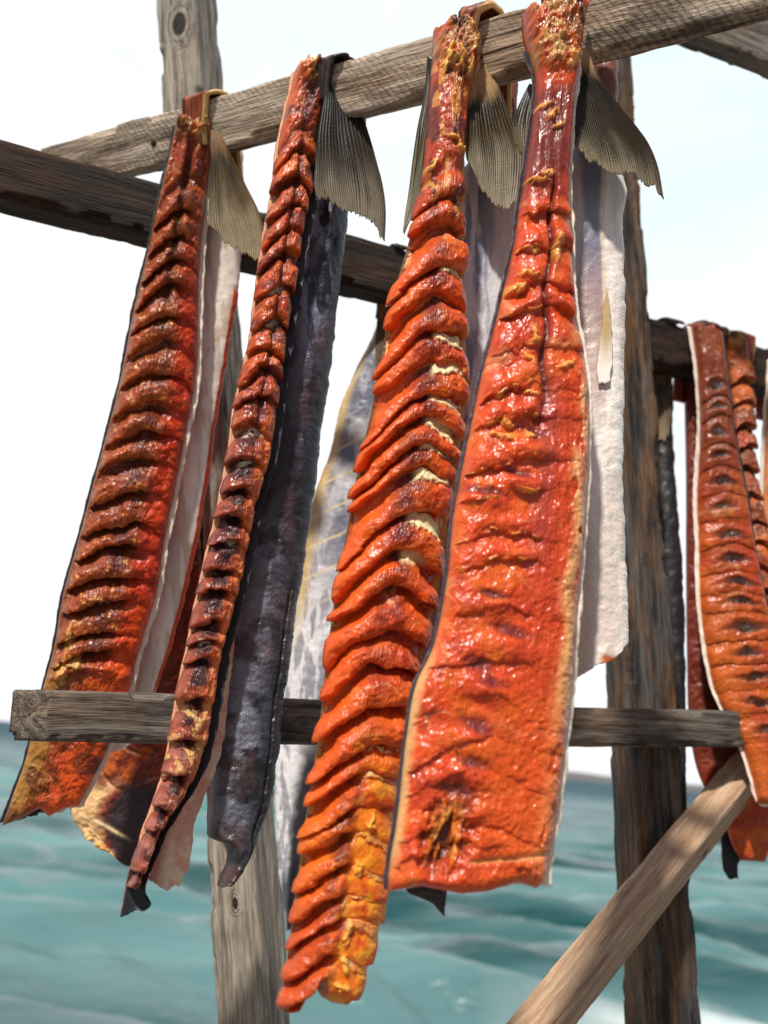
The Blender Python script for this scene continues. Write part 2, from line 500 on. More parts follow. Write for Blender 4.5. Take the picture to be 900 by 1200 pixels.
class Beam:
    """sawn timber from world point a to b; local X along, Z up the wide face, Y its thickness"""
    def __init__(s, name, a, b, w, h, mat, roll=0.0, seed=0, rough=0.0008, wear=0.003, skew=(0, 0), label=None, r=0.0032, upref=(0, 0, 1)):
        s.a, s.b = np.array(a, float), np.array(b, float)
        d = s.b - s.a
        L = np.linalg.norm(d)
        d /= L
        u = np.array(upref, float)
        u = u - d * (u @ d)
        u /= np.linalg.norm(u)
        nrm = np.cross(u, d)                      # thickness axis
        if nrm[1] > 0:
            nrm = -nrm                            # front is towards the camera
        c, sn = math.cos(R(roll)), math.sin(R(roll))
        u, nrm = c * u + sn * nrm, c * nrm - sn * u
        s.d, s.u, s.n, s.L, s.w, s.h = d, u, nrm, L, w, h
        nl, q = int(L * 520) + 2, 14
        # rounded rectangle cross-section, front = +n
        pts = []
        hw, hh = w / 2 - r, h / 2 - r
        for cx, cz, a0 in ((hw, hh, 0), (-hw, hh, 90), (-hw, -hh, 180), (hw, -hh, 270)):
            for k in range(5):
                an = R(a0 + k * 22.5)
                pts.append((cx + r * math.cos(an), cz + r * math.sin(an), 1.0))
            # subdivide the side that follows
            nx_ = {0: (-hw, hh + r), 90: (-hw - r, -hh), 180: (hw, -hh - r), 270: (hw + r, hh)}[a0]
            p0 = pts[-1]
            for k in range(1, q):
                f = k / q
                pts.append((p0[0] + (nx_[0] - p0[0]) * f, p0[1] + (nx_[1] - p0[1]) * f, 0.0))
        P = np.array(pts)
        m = len(P)
        X = np.linspace(0, L, nl)
        per = np.arange(m)
        G = np.zeros((nl, m, 3))
        cosang = P[:, 0] / w, P[:, 1] / h
        ny_, nz_ = P[:, 0] / (w / 2), P[:, 1] / (h / 2)
        s1 = fbm(X[:, None] * 14 + seed * 9, np.cos(per / m * 6.28)[None] * 2.5 + np.sin(per / m * 6.28)[None] * 3 + 7, 4, seed) - .5
        s2 = ridged(X[:, None] * 20 + seed * 5, (P[:, 0] * 420 + P[:, 1] * 260)[None, :], 2, seed + 5) - .5
        chip = ss(0.52, 0.8, fbm(X[:, None] * 26 + seed, (np.round(ny_) * 3 + np.round(nz_) * 7)[None], 4, seed + 11)) * P[:, 2][None]
        sc = 1 - (0.05 * 0) 
        rad = 1 + (s1 * 2 * rough + s2 * rough * 0.8 - chip * wear) / (min(w, h) / 2)
        G[:, :, 0] = X[:, None]
        G[:, :, 1] = P[:, 0][None] * rad
        G[:, :, 2] = P[:, 1][None] * rad
        bow = 0.002 * np.sin(X / L * 3.1 + seed)
        G[:, :, 2] += bow[:, None]
        fr = (G[:, :, 1] / w + 0.5)
        e0 = np.clip(1 - X / 0.12, 0, 1)[:, None]
        e1 = np.clip(1 - (L - X) / 0.12, 0, 1)[:, None]
        G[:, :, 0] += skew[0] * fr * e0 - skew[1] * fr * e1
        verts = G.reshape(-1, 3)
        idx = np.arange(nl * m).reshape(nl, m)
        nxt = np.roll(idx, -1, 1)
        f = np.stack([idx[:-1], idx[1:], nxt[1:], nxt[:-1]], -1).reshape(-1, 4)
        # end caps: rings shrinking to the middle
        capv, capf = [], []
        base = len(verts)
        for e, ring0 in ((0, idx[0]), (1, idx[-1])):
            prev = ring0
            cen = verts[ring0].mean(0)
            for kk, sc_ in enumerate((0.8, 0.55, 0.3, 0.05)):
                ringv = cen + (verts[ring0] - cen) * sc_
                ringv[:, 0] += (vn(ringv[:, 1] * 300, ringv[:, 2] * 300, seed + 3) - .5) * 0.004
                new = base + np.arange(m)
                base += m
                capv.append(ringv)
                pn, nn = np.roll(prev, -1), np.roll(new, -1)
                q4 = np.stack([prev, pn, nn, new], -1)
                capf.append(q4 if e == 0 else q4[:, ::-1])
                prev = new
        verts = np.r_[verts, np.concatenate(capv)]
        hand = np.dot(np.cross(d, nrm), u)
        fl = [f] + capf
        if hand > 0:
            fl = [x[:, ::-1] for x in fl]
        ob = link(name, verts, fl, mat)
        mw = Matrix.Identity(4)
        for i in range(3):
            mw[i][0], mw[i][1], mw[i][2], mw[i][3] = d[i], nrm[i], u[i], s.a[i]
        ob.parent = rack
        ob.matrix_world = Matrix.Identity(4)
        ob.matrix_local = Matrix.Translation(-Vector(rack.location)) @ mw
        if label:
            ob['label'] = label
        s.ob = ob

    def along(s, px, py):
        """distance along the beam nearest the viewing ray"""
        r = ray(px, py)
        r = r / np.linalg.norm(r)
        w0 = s.a - CAM
        b = s.d @ r
        return ((b * (r @ w0)) - (s.d @ w0)) / (1 - b * b)

    def pt(s, l, n=0.0, v=0.0):
        return s.a + s.d * l + s.n * n + s.u * v


W_grey = wood_material('grey_weathered_timber', (0.42, 0.38, 0.33), (0.13, 0.115, 0.1), warm=(0.42, 0.25, 0.13), warm_amt=0.25, stain=0.35, fibre=1.0)
W_rail = wood_material('sawn_rail_timber', (0.66, 0.55, 0.43), (0.29, 0.215, 0.15), warm=(0.66, 0.36, 0.17), warm_amt=0.45, stain=0.75, saw=0.42, saw_rot=0.62)
W_brown = wood_material('brown_stained_timber', (0.055, 0.037, 0.027), (0.012, 0.009, 0.007), warm=(0.14, 0.06, 0.025), warm_amt=0.55, stain=0.75)
W_low = wood_material('grey_brown_timber', (0.22, 0.195, 0.165), (0.065, 0.055, 0.046), warm=(0.36, 0.19, 0.09), warm_amt=0.45, stain=0.8)
W_dark = wood_material('charred_grey_timber', (0.12, 0.11, 0.104), (0.015, 0.014, 0.014), warm=(0.30, 0.14, 0.045), warm_amt=0.75, stain=0.85, stain_col=(0.022, 0.02, 0.02))

top_rail = Beam('rail', at(60, 205, 0.955), at(960, -42, 0.605), 0.020, 0.0455, W_rail, roll=24, seed=1, label='pale sawn top rail with diagonal saw marks')
cross_rail = Beam('rail', at(-60, 194, 0.80), at(1000, 464, 1.235), 0.036, 0.052, W_brown, roll=4, seed=2, label='dark brown stained cross rail')
low_rail = Beam('rail', at(15, 838, 0.668), at(872, 853, 0.985), 0.032, 0.0362, W_low, seed=3, skew=(0.022, 0), label='grey lower rail with a sawn end')
corner_rail = Beam('rail', at(800, 18, 1.02), at(985, 92, 0.93), 0.03, 0.045, W_low, roll=0, seed=4)


def nail(beam, px, py, r=0.0032):
    l = beam.along(px, py)
    a = np.linspace(0, 2 * math.pi, 17)[:-1]
    rings = [(r, 0.0), (r, .0012), (r * .7, .0018), (r * .05, .002)]
    V = np.concatenate([[beam.pt(l, beam.w / 2 + z - .0006) + (beam.d * math.cos(q) + beam.u * math.sin(q)) * k for q in a] for k, z in rings])
    m = bpy.data.materials.new('rusty_nail')
    t = NT(m)
    pos = t.n('NewGeometry').outputs['Position']
    c = t.mix(t.noise(pos, 900, 3).outputs[0], (0.02, 0.014, 0.012), (0.09, 0.04, 0.02))
    t.out(t.n('BsdfPrincipled', i={'Base Color': c, 'Metallic': 0.4, 'Roughness': 0.7}).outputs[0])
    f = []
    for k in range(3):
        i, j = k * 16 + np.arange(16), k * 16 + (np.arange(16) + 1) % 16
        f.append(np.stack([i, j, j + 16, i + 16], -1))
    o = link('nail', V - np.array(beam.a), f, m)
    o.parent = beam.ob
    mi = beam.ob.matrix_local.copy()
    o.data.transform(Matrix([list(beam.d) + [0], list(beam.n) + [0], list(beam.u) + [0], [0, 0, 0, 1]]))
    return o


nail(top_rail, 186, 162)


def post(p0, p1, w, h, yaw, mat, seed, label):
    a, b = np.array(p0), np.array(p1)
    a, b = (a, b) if a[2] < b[2] else (b, a)
    d = b - a
    lo = a - d * ((a[2] - 0.9) / d[2])          # runs down into the ground
    y = R(yaw)
    return Beam('post', lo, b, w, h, mat, seed=seed, label=label, upref=(math.cos(y), math.sin(y), 0), r=0.005, rough=0.0016)


left_post = post(at(298, 1200, 0.86), at(214, -60, 1.08), 0.052, 0.052, 65, W_grey, 5, 'silver grey post with a knot near its top')
right_post = post(at(774, 1200, 0.925), at(694, -40, 1.155), 0.058, 0.055, 12, W_dark, 6, 'dark weathered post with orange streaks')
left_post.ob.data.materials[0] = wood_material('silver_grey_post_timber', (0.50, 0.45, 0.38), (0.19, 0.165, 0.135), warm=(0.45, 0.3, 0.17), warm_amt=0.25,
        stain=0.3, fibre=0.9, knots=((left_post.along(208, 45), 0.004, -0.026, 0.011), (left_post.along(284, 1052), 0.004, -0.026, 0.004)))
brace = Beam('brace', at(556, 1300, 0.71), at(884, 892, 1.03), 0.032, 0.05, W_grey, roll=32, seed=7, rough=0.0005, wear=0.001, r=0.003, label='fresh pale sawn diagonal brace')
brace.ob.data.materials[0] = wood_material('knotty_sawn_timber', (0.60, 0.42, 0.28), (0.40, 0.245, 0.15), warm=(0.5, 0.27, 0.13), warm_amt=0.35, stain=0.2,
        stain_col=(0.12, 0.06, 0.035), crack=0.3, fibre=0.6, knots=((brace.along(812, 985), 0.016, -0.008, 0.004),))

# ------------------------------------------------------------------ fish
FLESH = flesh_material('dried_orange_flesh')
MOIST = flesh_material('moist_smooth_flesh', rough=0.24, coat=0.2, relief=0.5)
FLESH_DRY = flesh_material('dark_dried_flesh', rough=0.42, sss=0.1, coat=0.1)
SKIN = skin_material('scaly_fish_skin', rough=0.40, spec=0.65, depth=0.0004)
RIM = skin_material('cut_skin_edge', rough=0.5, scale=700.0, depth=0.0002, spec=0.35, rumple=0.6)
BELLY = skin_material('smooth_belly_skin', rough=0.5, scale=900.0, depth=0.00012, spec=0.3, rumple=0.35)
SILVERY = skin_material('silver_scale_skin', rough=0.4, scale=600.0, depth=0.0002, spec=0.55, rumple=0.6)
FIN = fin_material()

ORANGE = (0.66, 0.095, 0.014)
RED = (0.46, 0.045, 0.014)
BRIGHT = (0.70, 0.155, 0.02)
YELLOW = (0.82, 0.42, 0.06)
PURPLE = (0.085, 0.022, 0.022)
BROWN = (0.11, 0.035, 0.012)
CREAM = (0.80, 0.66, 0.40)
FAT = (0.72, 0.42, 0.16)
BLACKSKIN = (0.022, 0.023, 0.03)
SILVER = (0.42, 0.42, 0.45)
WHITE = (0.78, 0.70, 0.62)


def grid(rows, nu, nv, bottom=None, bot_from=0.95):
    E = crom(rows, nv)
    u = np.linspace(0, 1, nu)[None, :]
    X = E[:, 0:1] * (1 - u) + E[:, 2:3] * u
    Y = E[:, 1:2] * (1 - u) + E[:, 3:4] * u
    U = np.broadcast_to(u, X.shape).copy()
    T = np.broadcast_to(np.linspace(0, 1, nv)[:, None], X.shape).copy()
    if bottom is not None:
        Y = Y + np.interp(u, *zip(*bottom)) * ss(bot_from, 1.0, T)
    return X, Y, U, T


def flesh(name, rows, plane, parent, thick=14, bands=None, base=ORANGE, hook=None, mat=None, nu=150, dens=1.0, bottom=None,
          seed=0, wr=1.6, edge_pow=4, step=0.0):
    length = max(abs(rows[-1][1] - rows[0][1]), 50)
    nv = int(length * dens)
    X, Y, U, T = grid(rows, nu, nv, bottom)
    Y = Y + (fbm(X / 5, X * 0 + .3, 3, seed + 33) - .5) * 18 * ss(.035, 0.0, T)
    X0, Y0 = X.copy(), Y.copy()
    prof = np.sqrt(np.clip(1 - np.abs(2 * U - 1) ** edge_pow, 0, 1))
    endr = np.sqrt(np.clip(1 - np.clip((T - 0.982) / 0.018, 0, 1) ** 2, 0, 1))
    h = np.zeros_like(X)
    col = np.ones(X.shape + (3,)) * np.array(base)
    b = dict(f=np.full_like(X, 0.5), k=np.zeros(X.shape, int), p=np.zeros_like(X), m=np.zeros_like(X))
    sl = np.zeros_like(X)
    if bands:
        g = bands
        r2 = np.random.default_rng(seed + 50)
        bo = [g['y0']]
        while bo[-1] < g['y1']:
            pt = np.interp(bo[-1], *zip(*g['pitch']))
            bo.append(bo[-1] + pt * (1 + (r2.random() - .5) * 2 * g.get('jit', .18)))
        bo = np.array(bo)
        uc = np.interp(T, *zip(*g.get('uc', ((0, .5), (1, .5)))))
        wpx = (X[:, -1:] - X[:, :1])
        dx = (U - uc) * wpx
        kl = np.interp(Y, *zip(*g['kl']))
        kr = np.interp(Y, *zip(*g['kr']))
        e = g.get('soft', 5.0)
        vary = 1 + g.get('var', .5) * 2 * (vn(Y / 47, 0 * Y, seed + 21) - .5)
        kl, kr = kl * vary, kr * (1 + g.get('var', .5) * 2 * (vn(Y / 53, 0 * Y, seed + 22) - .5))
        ye = Y - (np.where(dx < 0, kl, kr) * (np.sqrt(dx * dx + e * e) - e))
        ye = ye - g.get('kq', 0) * (2 * (U - uc)) ** 2
        ye = ye + g.get('wob', 7) * (fbm(X / 26, Y / 22, 3, seed + 1) - .5) * 2
        ye = ye + g.get('wob2', 2.0) * (fbm(X / 6, Y / 6, 2, seed + 2) - .5) * 2
        k = np.clip(np.searchsorted(bo, ye) - 1, 0, len(bo) - 2)
        f = np.clip((ye - bo[k]) / (bo[k + 1] - bo[k]), 0, 1)
        ye = ye + (r2.random(len(bo))[k] - .5) * g.get('tilt', .25) * dx + (r2.random(len(bo))[k] - .5) * 5
        f = np.clip((ye - bo[k]) / (bo[k + 1] - bo[k]), 0, 1)
        inside = ss(g['y0'] - 10, g['y0'] + 12, ye) * (1 - ss(g['y1'] - 8, g['y1'] + 15, ye))
        lip = g.get('lip', .1)
        p = ss(0, g.get('rise', .3), f) * (g.get('flat', .5) + (1 - g.get('flat', .5)) * f) * np.sqrt(np.clip(1 - np.clip((f - 1 + lip) / lip, 0, 1) ** 2, 0, 1))
        ak = (0.65 + 0.7 * r2.random(len(bo)))[k]
        env = g['env'](U, T, X, Y) if 'env' in g else 1.0
        m = inside * env
        h = h + (p - .45) * ak * g['amp'] * m
        sl = g.get('slide', 3.0) * p * m * ak
        dxe = -g.get('aL', 0) * (p - .4) * ak * (1 - U) ** 3 + g.get('aR', 0) * (p - .4) * ak * U ** 3
        X = X + dxe * m
        b = dict(f=f, k=k, p=p, m=m, ak=ak, bo=bo, ye=ye)
        # gash colour: dark tissue, with shade under each flap's lip painted in
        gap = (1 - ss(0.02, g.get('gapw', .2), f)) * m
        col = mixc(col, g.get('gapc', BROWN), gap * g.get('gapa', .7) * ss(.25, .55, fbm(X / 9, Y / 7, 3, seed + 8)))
        tip = ss(.72, .95, f) * m
        col = mixc(col, g.get('tipc', BRIGHT), tip * g.get('tipa', .55) * ss(.3, .6, fbm(X / 8, Y / 8, 3, seed + 9)))
    n1 = fbm(X / 13, Y / 16, 4, seed + 3) - .5
    n2 = ridged(X / 9, Y / 6, 3, seed + 4) - .6
    n3 = fbm(X / 3.2, Y / 3.6, 2, seed + 5) - .5
    h = h + wr * (n1 * 3.6 + n2 * 0.9 + n3 * 0.25)
    sg = np.tanh((U - .5) * 8)
    fb = ridged((X - .55 * sg * Y) / 3.4, (Y + .3 * sg * X) / 17, 2, seed + 14) - .55
    h = h + wr * 1.0 * fb
    col = col * (1 + .42 * fb[..., None])
    v1 = fbm(X / 30, Y / 24, 4, seed + 6)
    col = mixc(col, RED, ss(.5, .72, v1) * .5)
    col = mixc(col, BRIGHT, (1 - ss(.28, .48, v1)) * .5)
    fat = ss(.93, .985, ridged(X / 42, Y / 25, 1, seed + 15)) * ss(.45, .6, fbm(X / 30, Y / 30, 2, seed + 16))
    col = mixc(col, (0.74, 0.36, 0.15), fat * .45)
    if hook:
        h, col = hook(X, Y, U, T, h, col, b)
        col = np.clip(col * (1 + .22 * fb[..., None]), 0, .9)
    dep = plane.s
    bulge = thick * (0.06 + prof) * endr
    P0 = plane(X, Y + sl)
    A = P0 + plane.n * ((bulge + h * (0.25 + .75 * np.minimum(1, prof * 1.6)) * (.3 + .7 * endr)) * dep)[..., None]
    B = plane(X0, Y0) - plane.n * (1.5 * dep)
    return shell(name, A, B, col, np.ones_like(col) * np.array(BLACKSKIN), mat or FLESH, parent)


def skin(name, rows, plane, parent, rim=(4, 4), off=-2.0, thick=2.2, colf=None, nu=46, dens=.5, mat=None, bottom=None, seed=0,
         wave=2.0, curl=(0, 0), bulge=0.0, back=RED, raised=None):
    rows = [(a - rim[0], b, c + rim[1], d) for a, b, c, d in rows]
    nv = max(int((rows[-1][1] - rows[0][1]) * dens), 40)
    X, Y, U, T = grid(rows, nu, nv, bottom)
    jag = (fbm(Y / 16, Y * 0, 4, seed + 1) - .5) * 3.0
    X = X + jag * ((1 - U) ** 6) + (fbm(Y / 14, Y * 0, 4, seed + 2) - .5) * 4.5 * U ** 6
    Y = Y + (fbm(X / 9, X * 0, 3, seed + 12) - .5) * 9 * ss(.97, 1, T)
    h = off + wave * (fbm(X / 34, Y / 60, 3, seed + 3) - .5) * 2 + curl[0] * (1 - U) ** 5 + curl[1] * U ** 5 + bulge * np.sqrt(np.clip(1 - (2 * U - 1) ** 2, 0, 1))
    h = h + wave * .5 * (fbm(X / 12, Y / 9, 3, seed + 7) - .5) * 2
    if raised:
        h = h + raised(X, Y, U, T)
    col = colf(X, Y, U, T) if colf else np.ones(X.shape + (3,)) * np.array(BLACKSKIN)
    P = plane(X, Y)
    A = P + plane.n * (h * plane.s)[..., None]
    B = P + plane.n * ((h - thick) * plane.s)[..., None]
    return shell(name, A, B, col, np.ones_like(col) * np.array(back), mat or SKIN, parent)


def tail_fin(rows, plane, parent, rays=15, seed=0, bottom=None, dark=(0.04, 0.028, 0.01), mid=(0.19, 0.125, 0.035), pale=(0.5, 0.42, 0.29),
             off=0.0, root=(0.42, 0.24, 0.1), bend=0.0, light=0.62):
    rays = int(rays * 1.0)
    nu, nv = rays * 9 + 1, 110
    X, Y, U, T = grid(rows, nu, nv, bottom, .7)
    ph = U * rays * math.pi * 2 + 5.0 * (fbm(U * 5, T * 1.2, 2, seed) - .5)
    ray_ = 0.5 + 0.5 * np.cos(ph)
    fork = 0.5 + 0.5 * np.cos(ph * 2)
    fine = ray_ * (1 - ss(.35, .7, T)) + fork * ss(.35, .7, T)
    Y = Y + ((vn(U * rays * .8, 0 * U, seed + 4) - .5) * 9 + (vn(U * rays * 4, 0 * U, seed + 5) - .5) * 5.5) * ss(.8, 1, T)
    h = off + (fine * (.35 + .5 * vn(U * 9, 0 * U, seed + 8)) + 2.5 * (fbm(U * 3, T * 2, 2, seed + 6) - .5)) * ss(0, .2, T) + bend * (U - .5) * T * 10
    a = fbm(U * 5, T * 3, 4, seed + 7)
    g = T + .45 * (a - .5) + .12 * (vn(U * rays * 1.0, 0 * U, seed + 10) - .5)
    wgt = .45 + .55 * vn(np.floor(U * rays + .5) * 3.7, 0 * U, seed + 11)
    line = (1 - ss(.05, .6, fine)) * wgt
    col = np.ones(X.shape + (3,)) * np.array(dark)
    col = mixc(col, mid, ss(.18, .6, g) * (.25 + .75 * fine))
    col = mixc(col, pale, ss(light - .12, light + .28, g))
    col = mixc(col, np.array(dark) * .6, line * (1 - ss(.8, 1.05, T) * .6))
    col = mixc(col, root, (1 - ss(.10, .30, T + .25 * (a - .5))) * .95)
    col = mixc(col, np.array(mid) * .6, ss(.92, .985, U) * .7)
    P = plane(X, Y)
    A = P + plane.n * (h * plane.s)[..., None]
    B = P + plane.n * ((h - 1.0) * plane.s)[..., None]
    return shell('tail_fin', A, B, col, col, FIN, parent)


def strap(beam, x0, x1, ypx, parent, mat, colf, seed=0, thick=0.006, reach=(0.2, 1.25), off=0.003, nu=40, lift=0.0, taper=0.0):
    """the tail end bent over a rail, from its front face over the top and down its back"""
    l0, l1 = beam.along(x0, ypx), beam.along(x1, ypx)
    hw, hh = beam.w / 2 + off, beam.h / 2 + off
    path = []
    for q in np.linspace(1 - reach[0], 1, 10, endpoint=False):
        path.append((hw, -hh + 2 * hh * q, 1, 0))
    for a in np.linspace(0, math.pi, 26):
        path.append((hw * math.cos(a), hh + (hw * .16 + lift) * math.sin(a), math.cos(a), math.sin(a)))
    for q in np.linspace(0, reach[1], 20)[1:]:
        path.append((-hw, hh - 2 * hh * q, -1, 0))
    path = np.array(path)
    nv = 90
    tt = np.linspace(0, len(path) - 1, nv)
    pp = np.stack([np.interp(tt, np.arange(len(path)), path[:, k]) for k in range(4)], -1)
    u = np.linspace(0, 1, nu)
    U, T = np.meshgrid(u, np.linspace(0, 1, nv))
    n = fbm(U * 6, T * 9, 4, seed) - .5
    ex = (fbm(T * 7, T * 0, 3, seed + 1) - .5) * .006
    tp = ss(.36, 0.0, T)
    L = l0 + (l1 - l0) * U + ex * (2 * U - 1) - taper * tp * U
    e = np.sqrt(np.clip(1 - np.abs(2 * U - 1) ** 5, 0, 1))
    th = thick * (.25 + .75 * e) * (1 + .5 * n)
    N = pp[:, 2][:, None, None] * beam.n + pp[:, 3][:, None, None] * beam.u
    base = beam.a + L[..., None] * beam.d + pp[:, 0][:, None, None] * beam.n + pp[:, 1][:, None, None] * beam.u
    A = base + N * th[..., None]
    B = base - N * 0.0005
    col = colf(U, T)
    return shell('tail_strap', A, B, col, col, mat, parent)


def red_strap(U, T):
    c = np.ones(U.shape + (3,)) * np.array((0.20, 0.04, 0.014))
    c = mixc(c, (0.06, 0.018, 0.014), ss(.45, .65, fbm(U * 16, T * 2, 3, 61)))
    c = mixc(c, (0.5, 0.12, 0.03), ss(.55, .75, fbm(U * 18, T * 5, 3, 62)))
    c = mixc(c, (0.72, 0.5, 0.22), ss(.86, .95, U))
    return c


def dark_strap(U, T):
    c = np.ones(U.shape + (3,)) * np.array((0.03, 0.026, 0.026))
    return mixc(c, (0.1, 0.07, 0.05), ss(.5, .7, fbm(U * 12, T * 8, 3, 63)))


def stump(h, col, X, Y, cx, cy, rx, ry, amp, seed):
    """the torn tail end where the spine was cut out: knobbly, brown to honey yellow"""
    m = 1 - ss(.55, 1.15, np.sqrt(((X - cx) / rx) ** 2 + ((Y - cy) / ry) ** 2) + .5 * (fbm(X / 8, Y / 8, 3, seed) - .5))
    n = ridged(X / 19, Y / 26, 2, seed + 1)
    h = h + m * amp * (.5 + 1.1 * (n - .4) + .5 * (fbm(X / 4, Y / 5, 3, seed + 6) - .5))
    c = np.ones_like(col) * np.array((0.34, 0.14, 0.03))
    c = mixc(c, (0.62, 0.36, 0.12), ss(.45, .7, fbm(X / 15, Y / 20, 3, seed + 9)))
    c = mixc(c, (0.10, 0.035, 0.012), 1 - ss(.30, .44, fbm(X / 13, Y / 18, 3, seed + 2)))
    c = mixc(c, (0.45, 0.08, 0.015), ss(.55, .72, fbm(X / 14, Y / 10, 3, seed + 3)))
    return h, mixc(col, c, m)


def spot(X, Y, x, y, rx, ry, rot=0.0, soft=.5):
    c, s_ = math.cos(rot), math.sin(rot)
    dx, dy = X - x, Y - y
    a, b_ = (c * dx + s_ * dy) / rx, (-s_ * dx + c * dy) / ry
    return 1 - ss(1 - soft, 1 + soft, np.sqrt(a * a + b_ * b_))


def shreds(h, col, X, Y, pts, c=YELLOW, amp=5, seed=0):
    for i, (x, y, rx, ry, ro) in enumerate(pts):
        m = spot(X + 9 * (fbm(X / 6, Y / 6, 3, seed + i) - .5), Y + 9 * (fbm(X / 5, Y / 5, 3, seed + i + 40) - .5), x, y, rx, ry, ro, .5)
        h = h + amp * m
        col = mixc(col, c, m * .85)
    return h, col


def crumbs(name_parent, plane, pts, col=(0.7, 0.3, 0.05), lift=10):
    pass


# ---------------- fish A : leftmost, red brown rolls, lower end behind the low rail
GROUP = 'split fish hung over the rails to dry'
pA = Plane(228, 150, 0.852, 12, -9)
fA = empty('dried_fish', pA(np.array(235.), np.array(140.)), 'leftmost split fish, red brown flesh in rolls, lower end behind the grey lower rail', 'dried fish', GROUP)
rowsA = [(206, 146, 252, 150), (198, 185, 247, 185), (187, 230, 242, 230), (172, 300, 234, 300), (156, 367, 232, 370), (140, 450, 229, 445), (112, 557, 209, 552),
         (90, 640, 192, 640), (74, 697, 184, 692), (63, 760, 165, 755), (48, 815, 150, 812), (30, 890, 125, 880), (14, 935, 104, 922), (2, 966, 92, 944)]


def hookA(X, Y, U, T, h, col, b):
    f, m = b['f'], b['m']
    low = ss(740, 840, Y)
    col = mixc(col, (0.27, 0.06, 0.02), (1 - low) * .6)
    col = mixc(col, (0.46, 0.12, 0.026), ss(.45, .85, f) * m * (1 - low) * .75)
    # dried dark crest down the middle of the rolls
    cr = np.exp(-((U - .5) / .13) ** 2) * (1 - ss(.55, .9, f)) * ss(.3, .5, fbm(X / 14, Y / 12, 3, 71))
    col = mixc(col, PURPLE, cr * .85 * (1 - low))
    col = mixc(col, (0.10, 0.022, 0.012), (1 - ss(.1, .45, f)) * m * (1 - low) * .7 * (1 - ss(.62, .8, U)))  # mahogany shade between the rolls, painted in
    # smooth wet red flank on the right
    fl = ss(.62, .8, U) * ss(230, 420, Y)
    col = mixc(col, (0.5, 0.035, 0.008), fl * .85)
    col = mixc(col, (0.75, 0.09, 0.012), fl * ss(500, 700, Y) * ss(.4, .6, fbm(X / 24, Y / 60, 2, 72)) * .8)
    # left fringe: brown fat line
    col = mixc(col, (0.20, 0.075, 0.025), (1 - ss(.03, .12, U)) * .7)
    # lower end: backlit glow painted red on the right, yellow brown gristle left
    col = mixc(col, (0.72, 0.10, 0.012), low * ss(.35, .6, U) * .9)
    col = mixc(col, (0.32, 0.17, 0.035), low * (1 - ss(.12, .42, U + .2 * (fbm(X / 12, Y / 16, 3, 75) - .5))) * .9)
    col = mixc(col, (0.12, 0.03, 0.01), low * ss(.52, .7, fbm(X / 18, Y / 16, 3, 73)) * .8)
    h = h + low * 4 * (ridged(X / 30, Y / 26, 2, 74) - .5)
    seam = np.exp(-((U - .5) / .07) ** 2) * ss(170, 210, Y) * (1 - ss(330, 400, Y))
    h = h - 6 * seam
    col = mixc(col, BROWN, seam * .8)
    h, col = stump(h, col, X, Y, 226, 148, 28, 27, 10, 76)
    ws = ss(150, 175, Y) * (1 - ss(205, 228, Y))
    h = h + 3 * ws * np.sin(U * 19 + 2 * fbm(X / 20, Y / 40, 2, 79))
    # torn golden bits
    bits = ss(.74, .8, fbm(X / 5, Y / 5, 3, 77)) * ss(.3, .5, b['p']) * m
    col = mixc(col, (0.72, 0.38, 0.1), bits * .8)
    h, col = shreds(h, col, X, Y, [(84, 742, 5, 14, .2), (90, 770, 8, 6, .3), (75, 785, 7, 16, .1), (118, 700, 9, 4, .2), (30, 960, 12, 5, -.3)], (0.62, 0.36, 0.1), 4, 78)
    return h, col


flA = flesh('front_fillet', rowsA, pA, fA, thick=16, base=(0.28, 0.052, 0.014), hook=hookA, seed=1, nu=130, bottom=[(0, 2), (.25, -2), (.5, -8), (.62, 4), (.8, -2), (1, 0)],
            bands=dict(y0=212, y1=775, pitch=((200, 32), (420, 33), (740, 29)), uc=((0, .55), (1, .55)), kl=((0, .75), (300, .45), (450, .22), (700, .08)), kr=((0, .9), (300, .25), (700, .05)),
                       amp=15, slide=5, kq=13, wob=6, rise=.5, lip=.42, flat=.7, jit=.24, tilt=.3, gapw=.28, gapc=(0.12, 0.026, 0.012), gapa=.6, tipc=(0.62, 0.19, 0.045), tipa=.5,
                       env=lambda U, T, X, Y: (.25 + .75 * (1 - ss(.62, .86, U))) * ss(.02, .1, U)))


def skA(X, Y, U, T):
    c = np.ones(X.shape + (3,)) * np.array(BLACKSKIN)
    return mixc(c, (0.82, 0.72, 0.6), ss(.5, .6, U))


skin('skin', rowsA, pA, flA, mat=RIM, rim=(3, 6), off=-1, colf=skA, seed=2, curl=(1, 4))
pA2 = Plane(268, 150, 0.879, 12, -9)
rowsA2 = [(262, 170, 284, 168), (250, 215, 284, 220), (236, 268, 282, 272), (228, 330, 281, 330), (222, 420, 268, 410), (208, 520, 251, 515), (190, 617, 238, 600), (174, 690, 219, 690), (160, 765, 198, 765),
          (146, 812, 182, 812), (128, 882, 152, 872)]


def colA2(X, Y, U, T):
    c = np.ones(X.shape + (3,)) * np.array((0.86, 0.78, 0.69))
    c = mixc(c, (0.5, 0.42, 0.36), ss(.5, .7, fbm(X / 12, Y / 70, 4, 81)) * .6)
    c = mixc(c, (0.55, 0.38, 0.22), ss(.55, .7, fbm(X / 9, Y / 40, 3, 82)) * .6)
    c = mixc(c, (0.33, 0.33, 0.36), (1 - ss(.0, .5, U)) * (1 - ss(270, 420, Y)) * .8)
    return mixc(c, (0.5, 0.06, 0.015), ss(.86, .9, U) * ss(330, 345, Y) * (1 - ss(800, 830, Y)))


